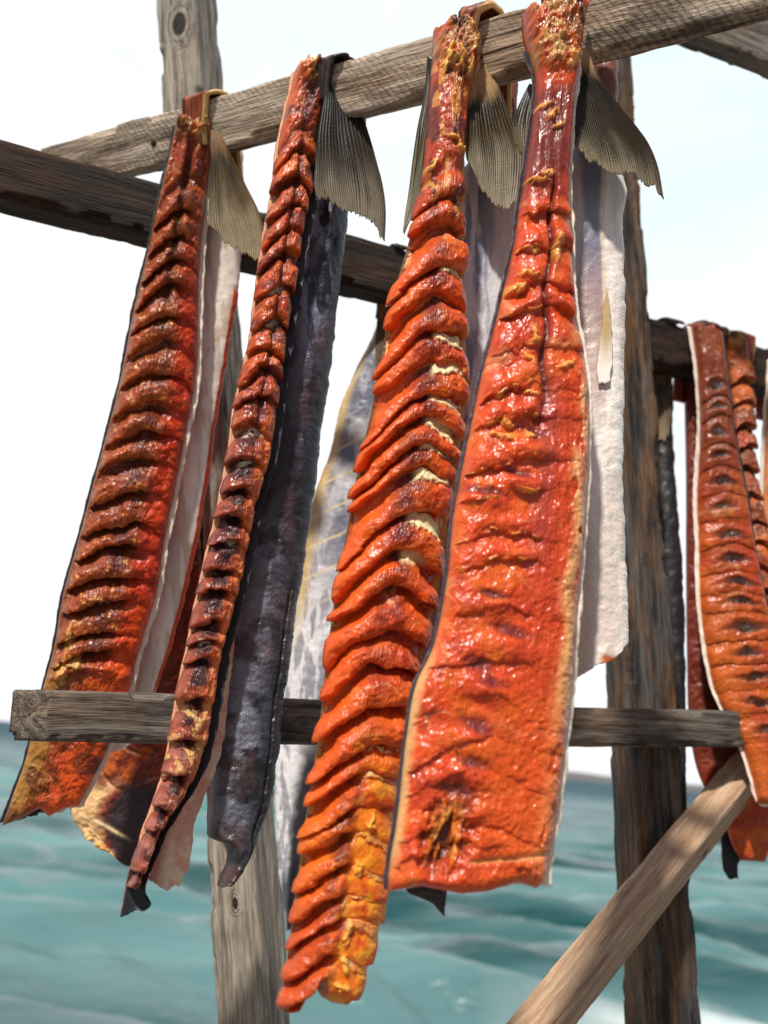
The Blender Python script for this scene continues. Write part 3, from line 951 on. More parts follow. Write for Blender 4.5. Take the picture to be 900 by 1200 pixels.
rA = skin('rear_fillet', rowsA2, pA2, fA, rim=(0, 0), off=0, thick=7, colf=colA2, mat=BELLY, seed=3, bulge=8, wave=1.0, nu=60, dens=.8)
tail_fin([(247, 152, 258, 156), (247, 190, 273, 186), (245, 230, 290, 222), (244, 258, 304, 252), (246, 272, 311, 280), (252, 280, 309, 296)], Plane(255, 160, 0.834, 12), fA, 13, 3,
         bottom=[(0, -8), (.3, 0), (.7, 8), (.9, 14), (1, 6)], dark=(0.045, 0.03, 0.008), mid=(0.25, 0.155, 0.035), pale=(0.56, 0.46, 0.29), bend=.6)
strap(top_rail, 226, 268, 150, fA, FLESH_DRY, red_strap, 4, thick=.005, reach=(.8, 1.5), taper=.016)

# ---------------- fish B : flesh seen narrow, black skinned half beside it
pB = Plane(360, 110, 0.785, 24)
fB = empty('dried_fish', pB(np.array(372.), np.array(90.)), 'split fish with narrow knobbly fillet beside its long black scaly skin strip', 'dried fish', GROUP)
rowsB = [(344, 84, 386, 82), (339, 112, 380, 108), (328, 160, 370, 160), (320, 223, 362, 223), (308, 290, 350, 290), (303, 324, 345, 326), (294, 400, 332, 400), (277, 470, 324, 470), (267, 540, 314, 535),
         (255, 600, 296, 600), (240, 662, 284, 665), (230, 710, 272, 712), (221, 757, 259, 760), (210, 806, 251, 806), (200, 866, 240, 866), (188, 922, 222, 916), (172, 965, 192, 962), (158, 1010, 170, 1008), (153, 1035, 158, 1040)]


def hookB(X, Y, U, T, h, col, b):
    f, m, p = b['f'], b['m'], b['p']
    seam = np.exp(-((U - .52) / .08) ** 2) * (1 - ss(480, 560, Y))
    h = h - 5 * seam * ss(150, 200, Y)
    col = mixc(col, PURPLE, seam * .6)
    mid = ss(420, 560, Y)
    # knobs turn dark purple with pale gristle between, orange fringe to the right
    lf = (1 - ss(.45, .68, U)) * mid
    col = mixc(col, (0.24, 0.055, 0.03), lf * .75)
    col = mixc(col, (0.09, 0.022, 0.02), (1 - ss(.1, .4, f)) * m * .75)  # shade between the knobs painted as dark colour
    col = mixc(col, (0.10, 0.025, 0.03), ss(.52, .66, fbm(X / 15, Y / 15, 3, 99)) * .6)
    core = spot(U, 0 * U, .36, 0, .2, 1) * mid * (1 - ss(.45, .75, f + .4 * (fbm(X / 6, Y / 6, 2, 91) - .5)))
    col = mixc(col, (0.035, 0.016, 0.02), core * .92)
    bone = spot(U, 0 * U, .38, 0, .2, 1) * (1 - ss(.1, .24, f)) * (ss(.35, .6, vn(b['k'] * 1.7, 0 * X, 92)))
    bone = bone * ss(280, 330, Y) * (1 - ss(760, 820, Y)) * ss(.35, .5, fbm(X / 6, Y / 4, 2, 93))
    col = mixc(col, (0.72, 0.62, 0.45), bone)
    h = h + bone * 3
    rf = ss(.58, .8, U) * mid
    col = mixc(col, (0.72, 0.2, 0.06), rf * .8)
    h = h + rf * 4 * (ridged(X / 14 + Y / 40, Y / 17, 3, 94) - .5)
    low = ss(800, 900, Y)
    col = mixc(col, (0.40, 0.13, 0.09), low * .6 * ss(.35, .55, fbm(X / 12, Y / 12, 3, 96)))
    g = ss(.55, .7, fbm(X / 7, Y / 9, 3, 95)) * ss(800, 840, Y) * (1 - ss(880, 920, Y))
    col = mixc(col, (0.62, 0.36, 0.13), g)
    h, col = stump(h, col, X, Y, 366, 90, 28, 19, 13, 97)
    col = mixc(col, (0.66, 0.42, 0.13), spot(X, Y, 366, 84, 24, 9, -.1, .6) * ss(.42, .55, fbm(X / 8, Y / 8, 3, 98)) * .9)
    col = mixc(col, (0.12, 0.02, 0.02), ss(104, 112, Y) * (1 - ss(130, 160, Y)) * ss(.2, .5, U) * .8)
    return h, col


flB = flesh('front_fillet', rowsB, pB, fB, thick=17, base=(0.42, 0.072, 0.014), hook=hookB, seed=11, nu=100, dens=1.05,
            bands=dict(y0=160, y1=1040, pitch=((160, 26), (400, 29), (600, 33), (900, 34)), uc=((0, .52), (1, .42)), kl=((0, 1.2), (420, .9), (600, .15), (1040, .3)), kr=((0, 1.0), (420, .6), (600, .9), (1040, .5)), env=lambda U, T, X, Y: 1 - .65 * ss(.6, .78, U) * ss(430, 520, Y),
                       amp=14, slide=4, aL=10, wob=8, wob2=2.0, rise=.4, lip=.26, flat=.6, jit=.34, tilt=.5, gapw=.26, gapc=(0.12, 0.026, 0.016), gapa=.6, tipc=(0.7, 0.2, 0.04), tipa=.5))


def skB(X, Y, U, T):
    c = np.ones(X.shape + (3,)) * np.array((0.7, 0.36, 0.2))
    return mixc(c, (0.025, 0.027, 0.034), np.maximum(ss(.4, .5, U), ss(985, 1015, Y)))


rowsBs = rowsB[:-1] + [(152, 1030, 158, 1040), (147, 1060, 166, 1058), (144, 1076, 156, 1066)]
skin('skin', rowsBs, pB, flB, mat=RIM, rim=(2, 9), off=0, thick=5, colf=skB, seed=12, curl=(0, 9), wave=1.2)


def flapB(X, Y, U, T):
    c = np.ones(X.shape + (3,)) * np.array((0.66, 0.38, 0.27))
    c = mixc(c, (0.74, 0.58, 0.4), ss(.45, .65, fbm(X / 20, Y / 30, 3, 98)))
    return mixc(c, (0.4, 0.18, 0.14), (1 - ss(.1, .5, U)) * ss(900, 990, Y))


skin('belly_flap', [(262, 745, 276, 745), (252, 800, 270, 800), (240, 866, 262, 866), (222, 918, 246, 918), (195, 960, 230, 960), (180, 1000, 224, 1000), (172, 1040, 220, 1034)],
     Plane(360, 110, 0.80, 24), fB, rim=(0, 0), off=0, colf=flapB, mat=BELLY, seed=13, wave=4, dens=.8, bottom=[(0, -10), (.5, 6), (.8, 4), (1, -18)])
pB2 = Plane(395, 110, 0.826, 22)
rowsB2 = [(398, 138, 428, 135), (388, 170, 426, 170), (374, 222, 410, 226), (350, 290, 404, 285), (336, 340, 397, 340), (318, 440, 386, 437), (296, 545, 372, 545), (278, 652, 357, 652), (266, 750, 342, 752), (255, 840, 331, 830),
          (249, 905, 324, 895), (245, 955, 314, 950), (245, 972, 305, 972), (247, 982, 302, 984), (264, 990, 297, 994), (267, 1010, 286, 1014), (259, 1030, 275, 1029), (256, 1037, 268, 1034)]


def colB2(X, Y, U, T):
    c = np.ones(X.shape + (3,)) * np.array((0.014, 0.013, 0.018))
    c = mixc(c, (0.06, 0.06, 0.075), ss(.45, .7, fbm(X / 20, Y / 40, 4, 101)) * (1 - ss(.5, .95, U)))
    c = mixc(c, (0.17, 0.175, 0.215), (1 - ss(.42, .8, U)) * ss(560, 680, Y) * (1 - ss(950, 1000, Y)) * ss(.33, .62, fbm(X / 19, Y / 15, 4, 102)) * .9)  # mottled silver reflection on the lower left, painted into the colour
    c = mixc(c, (0.20, 0.22, 0.30), (1 - ss(.5, .95, U)) * ss(225, 240, Y) * (1 - ss(380, 460, Y)) * ss(.4, .6, fbm(X / 9, Y / 24, 4, 105)) * .9)  # pale bluish highlights painted on the upper skin
    c = mixc(c, (0.10, 0.055, 0.055), ss(.5, .7, fbm(X / 26, Y / 50, 3, 103)) * .5)
    return mixc(c, (0.055, 0.022, 0.018), ss(1004, 1022, Y))


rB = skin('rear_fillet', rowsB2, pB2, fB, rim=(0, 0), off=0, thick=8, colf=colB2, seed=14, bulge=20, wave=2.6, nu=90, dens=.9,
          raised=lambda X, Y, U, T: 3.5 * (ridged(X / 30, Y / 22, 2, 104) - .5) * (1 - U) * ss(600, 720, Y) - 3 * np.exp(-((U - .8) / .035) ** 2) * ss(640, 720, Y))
tail_fin([(383, 100, 403, 90), (377, 130, 420, 124), (372, 162, 431, 155), (370, 195, 442, 195), (369, 220, 451, 232), (374, 234, 450, 262)], Plane(390, 110, 0.774, 20), fB, 16, 5,
         bottom=[(0, -4), (.3, 0), (.55, 0), (.8, 6), (1, 18)], dark=(0.012, 0.009, 0.007), mid=(0.10, 0.07, 0.038), pale=(0.44, 0.37, 0.27), root=(0.02, 0.018, 0.018), bend=.5, light=.66)
strap(top_rail, 376, 414, 105, fB, FLESH_DRY, dark_strap, 15, thick=.003, reach=(.6, 1.4), taper=.016)

# ---------------- fish C : silver skin hanging from the cross rail, behind
pC = Plane(450, 340, 0.985, -8)
fC = empty('dried_fish', pC(np.array(452.), np.array(330.)), 'silver grey fish hanging skin outward below the cross rail, behind the longest orange fish', 'dried fish', GROUP)
rowsC = [(446, 330, 466, 330), (447, 366, 466, 366), (436, 395, 466, 395), (418, 432, 462, 432), (400, 473, 456, 473), (386, 530, 450, 530), (368, 581, 444, 581), (354, 653, 432, 653), (344, 725, 420, 725), (333, 800, 404, 800), (324, 870, 386, 870),
         (322, 940, 368, 930), (326, 1010, 354, 1005), (332, 1060, 346, 1060), (336, 1090, 342, 1090)]


def colC(X, Y, U, T):
    c = np.ones(X.shape + (3,)) * np.array((0.42, 0.41, 0.42))
    c = mixc(c, (0.13, 0.14, 0.18), ss(.40, .6, fbm(X / 20, Y / 44, 4, 111)) * (1 - ss(620, 720, Y)))
    c = mixc(c, (0.66, 0.65, 0.65), ss(640, 740, Y) * (1 - ss(.4, .8, U)))
    c = mixc(c, (0.2, 0.2, 0.24), ss(.46, .64, fbm(X / 7, Y / 30, 4, 114)) * ss(560, 640, Y) * .8)
    c = mixc(c, (0.025, 0.025, 0.03), ss(.42, .75, U + .25 * (fbm(X / 20, Y / 20, 3, 112) - .5)) * ss(830, 900, Y))
    c = mixc(c, (0.55, 0.40, 0.18), (1 - ss(.06, .3, U)) * (1 - ss(680, 780, Y)))
    c = mixc(c, (0.5, 0.2, 0.05), (1 - ss(.02, .1, U)) * ss(400, 450, Y) * (1 - ss(640, 700, Y)) * ss(.45, .6, fbm(X / 8, Y / 18, 2, 113)))
    cut = np.abs(((Y + 34 * U) / 37.0) % 1 - .5) * 2
    c = mixc(c, (0.62, 0.48, 0.26), (1 - ss(.04, .14, cut)) * ss(470, 520, Y) * (1 - ss(680, 740, Y)) * .75)
    return c


skin('fillet', rowsC, pC, fC, rim=(0, 0), off=0, thick=9, colf=colC, mat=SILVERY, seed=21, bulge=12, wave=1.6, nu=80, dens=.8)
strap(cross_rail, 450, 466, 330, fC, FLESH_DRY, dark_strap, 22, thick=.002, reach=(.04, 1.2), off=.0015)
tail_fin([(444, 352, 458, 352), (442, 372, 462, 372), (440, 400, 462, 398), (440, 430, 458, 425), (446, 455, 456, 448)], Plane(450, 340, 0.972, -8), fC, 6, 6, dark=(0.16, 0.1, 0.05), mid=(0.3, 0.2, 0.09), pale=(0.4, 0.3, 0.17))

# ---------------- fish D : tall fillet of orange chevron flaps
pD = Plane(530, 80, 0.705, 14)
fD = empty('dried_fish', pD(np.array(535.), np.array(55.)), 'longest split fish, bright orange chevron flaps, yellow lower end reaching lowest of all', 'dried fish', GROUP)
rowsD = [(508, 40, 558, 44), (506, 70, 560, 72), (502, 120, 548, 115), (494, 212, 541, 205), (480, 280, 540, 280), (467, 325, 541, 325), (452, 390, 541, 390), (440, 460, 545, 460), (422, 540, 533, 540), (407, 620, 520, 620), (392, 705, 507, 705),
         (382, 780, 489, 780), (374, 855, 475, 850), (366, 910, 468, 910), (358, 960, 463, 950), (349, 1030, 457, 1020), (341, 1090, 446, 1080), (335, 1135, 435, 1125), (330, 1176, 422, 1164)]


def hookD(X, Y, U, T, h, col, b):
    f, m, p = b['f'], b['m'], b['p']
    uc = .5
    # finger-like left flaps: brighter, wetter orange
    col = mixc(col, (0.68, 0.105, 0.012), (1 - ss(.2, .48, U)) * m * .75)
    # dried purple crests along the ridge, upper two thirds
    cr = np.exp(-((U - .50) / .17) ** 2) * (1 - ss(.55, .9, f)) * ss(.22, .46, fbm(X / 11, Y / 10, 4, 121))
    cr = cr * (1 - .55 * ss(640, 820, Y)) * ss(250, 330, Y)
    col = mixc(col, (0.10, 0.022, 0.026), cr * .85)
    h = h + cr * 3.2 * (ridged(X / 7, Y / 11, 3, 136) - .55) + m * 1.8 * (ridged(X / 10 + Y / 30, Y / 17, 2, 137) - .55) * ss(.35, .5, U)
    dk = ss(.12, .0, np.abs(f - .12)) * np.exp(-((U - .6) / .2) ** 2) * (1 - ss(560, 640, Y))
    col = mixc(col, PURPLE, dk * .7 * m)
    # cream bone ends in the gashes, right of the ridge
    ks = vn(b['k'] * 2.3 + .5, 0 * X, 122)
    z1 = ss(280, 300, Y) * (1 - ss(655, 670, Y)) * ss(.28, .36, ks)
    z2 = ss(860, 880, Y) * (1 - ss(1130, 1150, Y)) * ss(.25, .4, ks)
    bw = np.where(Y < 700, .32, .17)
    bone = (1 - ss(bw * .7, bw, f + .16 * (fbm(X / 6, Y / 5, 3, 123) - .5))) * ss(.50, .58, U) * (1 - ss(.9, .97, U)) * np.maximum(z1, z2)
    col = mixc(col, np.array((0.80, 0.66, 0.38)), bone)
    h = h + bone * 5
    ylz = ss(850, 930, Y) * ss(.38, .52, U)
    h = h * (1 - .45 * ylz)
    # lower end: yellow fat blending into the orange on the right
    yl = ss(830, 930, Y) * ss(.34, .52, U + .35 * (fbm(X / 22, Y / 22, 3, 124) - .5))
    col = mixc(col, (0.80, 0.22, 0.012), yl * .8 * ss(.25, .5, fbm(X / 20, Y / 18, 3, 125)))
    col = mixc(col, (0.76, 0.17, 0.012), ss(880, 1000, Y) * (1 - ss(.3, .5, U)) * .6)
    col = mixc(col, (0.86, 0.46, 0.05), yl * ss(.55, .7, fbm(X / 15, Y / 12, 3, 138)) * .5)
    col = mixc(col, (0.10, 0.025, 0.02), ss(880, 960, Y) * np.exp(-((U - .36) / .13) ** 2) * (1 - ss(.5, .8, f)) * ss(.35, .5, fbm(X / 9, Y / 9, 3, 126)) * .8)
    col = mixc(col, (0.42, 0.05, 0.015), ss(1000, 1080, Y) * (1 - ss(.25, .5, U)) * .7)
    # upper end: narrow dark strip, fibres running down
    upz = 1 - ss(230, 300, Y)
    col = mixc(col, (0.36, 0.05, 0.02), upz * .7)
    col = mixc(col, (0.10, 0.025, 0.02), upz * ss(.48, .64, fbm(X / 9, Y / 45, 3, 127)) * .8)
    col = mixc(col, (0.70, 0.28, 0.06), upz * ss(.62, .72, fbm(X / 7, Y / 20, 3, 128)) * .8)
    h = h + upz * 5 * (fbm(X / 10, Y / 60, 3, 129) - .5)
    h, col = stump(h, col, X, Y, 533, 62, 30, 38, 10, 130)
    h, col = shreds(h, col, X, Y, [(524, 178, 10, 3, .5), (535, 188, 5, 5, 0), (516, 84, 2.5, 16, .1), (530, 88, 2, 14, -.1), (542, 95, 2, 10, .2), (500, 205, 8, 3, -.5)], (0.80, 0.48, 0.1), 5, 131)
    h, col = shreds(h, col, X, Y, [(400, 1085, 4, 12, .3), (396, 1120, 5, 10, -.2), (392, 1145, 8, 4, .3), (428, 960, 3, 9, .3), (412, 1012, 4, 8, -.2)], (0.80, 0.42, 0.06), 4, 132)
    # right-hand edge of pale yellow membrane where the flap thins
    col = mixc(col, (0.75, 0.33, 0.07), ss(.93, .985, U) * (1 - ss(600, 700, Y)) * .8)
    notch = spot(X, Y, 366, 1172, 9, 34, 0.15, .4)
    h = h - 22 * notch
    col = mixc(col, (0.06, 0.02, 0.012), notch * .6)
    return h, col


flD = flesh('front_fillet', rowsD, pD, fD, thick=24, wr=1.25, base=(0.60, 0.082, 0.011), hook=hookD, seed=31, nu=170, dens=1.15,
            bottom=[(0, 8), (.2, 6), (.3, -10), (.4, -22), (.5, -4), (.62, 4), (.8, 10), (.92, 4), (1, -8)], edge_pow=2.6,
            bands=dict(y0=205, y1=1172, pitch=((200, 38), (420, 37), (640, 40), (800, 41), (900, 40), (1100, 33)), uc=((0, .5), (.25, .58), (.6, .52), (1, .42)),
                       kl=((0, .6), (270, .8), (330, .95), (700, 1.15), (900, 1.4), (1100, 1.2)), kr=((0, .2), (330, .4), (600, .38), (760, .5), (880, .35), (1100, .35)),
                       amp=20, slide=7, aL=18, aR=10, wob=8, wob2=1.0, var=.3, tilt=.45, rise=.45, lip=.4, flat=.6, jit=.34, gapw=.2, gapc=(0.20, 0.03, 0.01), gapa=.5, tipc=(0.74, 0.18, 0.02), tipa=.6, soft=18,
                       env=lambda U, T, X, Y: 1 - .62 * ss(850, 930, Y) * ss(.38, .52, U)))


def skD(X, Y, U, T):
    c = np.ones(X.shape + (3,)) * np.array((0.65, 0.34, 0.1))
    return mixc(c, (0.74, 0.55, 0.3), ss(.5, .6, U) * (1 - ss(560, 640, Y)))


skin('skin', rowsD[:-2], pD, flD, mat=RIM, rim=(-4, 3), off=-1, colf=skD, seed=32, curl=(0, 2))
pD2 = Plane(575, 110, 0.750, 10)
rowsD2 = [(580, 88, 608, 84), (578, 140, 606, 140), (556, 180, 614, 180), (534, 215, 614, 215), (531, 290, 610, 290), (532, 360, 604, 360), (530, 450, 580, 450), (516, 540, 556, 540), (502, 640, 540, 640), (490, 740, 524, 740), (474, 830, 500, 830), (466, 900, 480, 900)]


def colD2(X, Y, U, T):
    c = np.ones(X.shape + (3,)) * np.array((0.62, 0.62, 0.64))
    c = mixc(c, (0.2, 0.22, 0.28), ss(.36, .6, fbm(X / 9, Y / 60, 4, 141)) * (1 - ss(.35, .8, U)))
    c = mixc(c, (0.74, 0.70, 0.66), ss(.5, .8, U) * .8)
    c = mixc(c, (0.22, 0.21, 0.16), ss(500, 580, Y) * .75)
    return mixc(c, (0.2, 0.06, 0.035), 1 - ss(150, 190, Y))


skin('rear_fillet', rowsD2, pD2, fD, rim=(0, 0), off=0, thick=8, colf=colD2, mat=SILVERY, seed=33, bulge=8, wave=1.2, nu=80, dens=.8)
pf = Plane(560, 90, 0.706, 14)
tail_fin([(554, 92, 570, 74), (550, 112, 583, 98), (547, 150, 601, 148), (546, 175, 612, 180), (549, 196, 611, 204), (556, 214, 606, 226)], pf, fD, 14, 7,
         bottom=[(0, -14), (.3, 14), (.6, 20), (.85, 16), (1, 16)], dark=(0.022, 0.016, 0.005), mid=(0.17, 0.105, 0.024), pale=(0.56, 0.48, 0.34), root=(0.72, 0.46, 0.22), bend=.4, light=.66)
tail_fin([(501, 66, 509, 72), (497, 110, 506, 112), (489, 150, 502, 150), (483, 190, 498, 190), (478, 230, 491, 230), (474, 256, 484, 250), (472, 276, 476, 268)], Plane(560, 90, 0.722, 14), fD, 5, 8,
         dark=(0.06, 0.05, 0.03), mid=(0.28, 0.24, 0.10), pale=(0.55, 0.5, 0.36), root=(0.05, 0.05, 0.055), light=.75)
strap(top_rail, 545, 588, 60, fD, FLESH_DRY, red_strap, 34, thick=.006, reach=(.8, 1.4), lift=.004, taper=.02)

# ---------------- fish E : wide smooth red fillet
pE = Plane(650, 60, 0.650, 10)
fE = empty('dried_fish', pE(np.array(655.), np.array(25.)), 'widest, smoothest red orange split fish with ragged pit near its square bottom edge', 'dried fish', GROUP)
rowsE = [(612, 22, 688, 8), (613, 45, 682, 35), (627, 97, 674, 90), (622, 150, 667, 150), (612, 215, 665, 215), (601, 290, 668, 290), (584, 364, 672, 364), (564, 440, 686, 440), (544, 535, 687, 535), (530, 610, 683, 610), (523, 680, 677, 680), (508, 755, 672, 750),
         (486, 805, 668, 810), (475, 870, 661, 870), (466, 950, 651, 950), (455, 1020, 642, 1004), (454, 1042, 640, 1036)]


def hookE(X, Y, U, T, h, col, b):
    f, m, p = b['f'], b['m'], b['p']
    # right half: smooth red, fibres along the length
    sm = ss(.55, .68, U) * ss(420, 520, Y) * (1 - ss(760, 860, Y))
    col = mixc(col, (0.56, 0.06, 0.014), sm * .8)
    h = h + sm * 2.6 * (ridged(X / 8, Y / 34, 3, 151) - .5) + 1.8 * ss(300, 400, Y) * (ridged(X / 7 + Y / 60, Y / 8, 3, 152) - .5)
    # fat line down the right side
    ft = np.exp(-((U - .905 + .03 * np.sin(Y / 21.) * (1 - ss(700, 800, Y))) / .055) ** 2) * ss(430, 470, Y) * ss(.36, .46, fbm(X / 14, Y / 34, 3, 153) + .12 * ss(730, 850, Y))
    col = mixc(col, (0.74, 0.40, 0.16), ft * .9)
    h = h + ft * 2.5
    col = mixc(col, (0.72, 0.46, 0.24), ss(.90, .965, U + .03 * (fbm(X / 9, Y / 22, 3, 167) - .5)) * ss(740, 830, Y) * .85)
    # left: yellow rim of fat, lower half
    fl = (1 - ss(.01, .055, U + .03 * (fbm(X / 8, Y / 20, 3, 154) - .5)))
    col = mixc(col, (0.66, 0.25, 0.08), fl * ss(380, 450, Y) * .2)
    col = mixc(col, (0.70, 0.42, 0.18), fl * ss(740, 800, Y) * (1 - ss(985, 1040, Y)) * .8)
    # torn golden lips on the flaps, left of centre
    lipm = ss(.86, .95, f) * (1 - ss(.55, .7, U)) * m * ss(.52, .64, fbm(X / 12, Y / 9, 3, 155)) * (1 - ss(640, 720, Y))
    col = mixc(col, (0.80, 0.40, 0.07), lipm * .9)
    h = h + 3 * lipm
    # dark groove along the spine, upper half
    ln = .60 - .05 * ss(100, 300, Y)
    gr = np.exp(-((U - ln + .03 * np.sin(Y / 13.)) / .045) ** 2) * ss(190, 240, Y) * (1 - ss(440, 560, Y))
    h = h - 7 * gr
    col = mixc(col, (0.085, 0.018, 0.028), gr * .9)
    col = mixc(col, (0.28, 0.045, 0.045), np.exp(-((U - .62) / .09) ** 2) * ss(420, 480, Y) * (1 - ss(620, 720, Y)) * .5)
    # lower half: purple scars in the middle
    for (x, y, rx, ry, ro) in ((618, 512, 16, 7, .3), (560, 580, 20, 5, .2), (590, 742, 20, 7, .35), (555, 780, 16, 9, .3), (566, 800, 13, 6, .4), (552, 850, 18, 8, .4), (545, 893, 16, 6, .3), (530, 925, 20, 7, .2), (600, 560, 14, 5, .3), (570, 700, 16, 5, .2)):
        s_ = spot(X + 6 * (fbm(X / 9, Y / 9, 2, 157) - .5), Y + 5 * (fbm(X / 8, Y / 7, 3, 156) - .5), x, y, rx, ry, ro, .7)
        col = mixc(col, (0.10, 0.02, 0.028), s_ * .8)
        h = h - 2.5 * s_ + 4 * spot(X, Y, x + 2, y + ry * 2.6, rx * 1.2, ry * 1.7, ro, .8)
    lowr = ss(780, 880, Y) * ss(.4, .6, U)
    col = mixc(col, (0.62, 0.09, 0.011), lowr * .7)
    h = h + lowr * 1.5 * (ridged(X / 8 - Y / 16, Y / 12 + X / 30, 3, 158) - .5)
    col = mixc(col, (0.30, 0.035, 0.014), (1 - ss(300, 470, Y)) * .5 * ss(.35, .6, fbm(X / 22, Y / 34, 3, 174)))
    # the ragged pit
    q = spot(X + 22 * (fbm(X / 14, Y / 14, 3, 159) - .5), Y + 16 * (fbm(X / 11, Y / 12, 3, 169) - .5), 519, 972, 22, 42, .3, .7)
    h = h - 15 * q
    col = mixc(col, (0.09, 0.024, 0.012), q * .9)
    fb = ss(.60, .80, ridged((X + .28 * Y) / 11, Y / 62, 2, 160)) * spot(X, Y, 517, 978, 17, 34, .2, .8)
    h = h + 9 * fb
    col = mixc(col, (0.74, 0.20, 0.02), fb * .9)
    col = mixc(col, (0.78, 0.42, 0.10), fb * ss(.6, .75, fbm(X / 5, Y / 18, 2, 168)) * .7)
    # fold along the bottom edge
    fold = np.exp(-((Y - (1008 - .1 * (X - 540))) / 3.0) ** 2) * ss(530, 560, X) * (1 - ss(635, 645, X))
    col = mixc(col, (0.72, 0.45, 0.18), fold * .7)
    h = h - fold * 4
    # tail end: dark dried strip with light shreds
    upz = 1 - ss(200, 260, Y)
    col = mixc(col, (0.16, 0.03, 0.026), upz * ss(105, 125, Y) * .85)
    col = mixc(col, (0.40, 0.05, 0.02), upz * ss(.76, .84, U) * .7)
    h = h + upz * ss(110, 130, Y) * 4 * (fbm(X / 8, Y / 50, 3, 161) - .5)
    h, col = stump(h, col, X, Y, 645, 48, 40, 52, 9, 162)
    col = mixc(col, (0.09, 0.022, 0.02), spot(X, Y, 662, 30, 16, 30, 0, .6) * ss(.4, .6, fbm(X / 7, Y / 30, 3, 163)) * .8)
    col = mixc(col, (0.46, 0.07, 0.012), spot(X, Y, 620, 50, 9, 22, .1, .6) * .8)
    h, col = shreds(h, col, X, Y, [(640, 147, 9, 3.5, -.7), (648, 160, 7, 3, -.2), (628, 134, 10, 4, .15), (664, 84, 5, 12, .35), (634, 215, 9, 3, -.3), (622, 222, 12, 3, .1), (617, 302, 8, 3, .2),
                                        (610, 330, 10, 3, .1), (600, 345, 12, 3, 0), (618, 402, 4, 10, -.2), (612, 428, 8, 4, .7), (615, 468, 9, 3, .1), (580, 516, 14, 3, .1), (612, 514, 7, 3, .1), (645, 300, 5, 16, .1), (655, 435, 10, 3, -.3)], (0.80, 0.38, 0.09), 3.6, 164)
    return h, col


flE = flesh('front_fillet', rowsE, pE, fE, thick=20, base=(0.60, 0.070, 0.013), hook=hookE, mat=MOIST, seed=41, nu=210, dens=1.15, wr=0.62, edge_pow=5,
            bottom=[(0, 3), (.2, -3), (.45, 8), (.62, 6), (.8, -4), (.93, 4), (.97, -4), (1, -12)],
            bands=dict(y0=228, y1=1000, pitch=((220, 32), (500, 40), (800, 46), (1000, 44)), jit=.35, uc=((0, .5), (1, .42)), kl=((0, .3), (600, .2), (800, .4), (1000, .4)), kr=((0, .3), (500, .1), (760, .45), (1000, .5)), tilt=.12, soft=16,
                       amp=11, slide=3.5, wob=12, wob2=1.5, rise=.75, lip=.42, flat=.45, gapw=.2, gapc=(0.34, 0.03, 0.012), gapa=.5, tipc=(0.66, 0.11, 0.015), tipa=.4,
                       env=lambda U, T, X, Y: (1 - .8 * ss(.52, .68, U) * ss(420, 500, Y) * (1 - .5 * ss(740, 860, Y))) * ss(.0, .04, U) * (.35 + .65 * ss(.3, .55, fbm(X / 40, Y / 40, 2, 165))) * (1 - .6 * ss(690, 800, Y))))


def skE(X, Y, U, T):
    c = np.ones(X.shape + (3,)) * np.array((0.03, 0.035, 0.045))
    return mixc(c, (0.82, 0.70, 0.56), ss(.5, .6, U))


skin('skin', [(616, 60, 676, 60)] + rowsE[2:], pE, flE, mat=RIM, rim=(4, 5), off=-1, colf=skE, seed=42, curl=(2, 5))
pE2 = Plane(700, 90, 0.706, 6)
rowsE2 = [(694, 62, 724, 60), (696, 100, 724, 105), (680, 150, 722, 150), (662, 188, 727, 194), (658, 222, 734, 226), (658, 262, 730, 262), (660, 331, 732, 331), (664, 430, 732, 430), (668, 550, 730, 550), (672, 640, 732, 640), (672, 720, 736, 720), (672, 790, 736, 766)]


def colE2(X, Y, U, T):
    c = np.ones(X.shape + (3,)) * np.array((0.86, 0.78, 0.70))
    lf = 1 - ss(.52, .66, U + .1 * (fbm(X / 9, Y / 40, 3, 171) - .5))
    c = mixc(c, (0.22, 0.22, 0.28), lf * (1 - ss(330, 440, Y)))
    c = mixc(c, (0.42, 0.26, 0.22), lf * ss(280, 360, Y) * (1 - ss(440, 520, Y)) * .7)
    c = mixc(c, (0.78, 0.62, 0.45), np.exp(-((U - .6) / .03) ** 2) * (1 - ss(400, 470, Y)))
    c = mixc(c, (0.55, 0.30, 0.12), (1 - ss(.18, .36, U)) * ss(590, 640, Y) * .8)
    c = mixc(c, (0.60, 0.50, 0.42), ss(.45, .7, fbm(X / 22, Y / 90, 3, 172)) * .6)
    c = mixc(c, (0.62, 0.53, 0.46), ss(.45, .12, U) * ss(420, 500, Y) * .7)
    c = mixc(c, (0.62, 0.36, 0.2), ss(.96, .99, U) * ss(.4, .55, fbm(X / 9, Y / 22, 2, 173)))
    c = mixc(c, (0.5, 0.10, 0.02), ss(772, 778, Y + 12 * (1 - U)) * ss(.35, .5, U))
    return mixc(c, (0.22, 0.07, 0.04), 1 - ss(140, 185, Y))


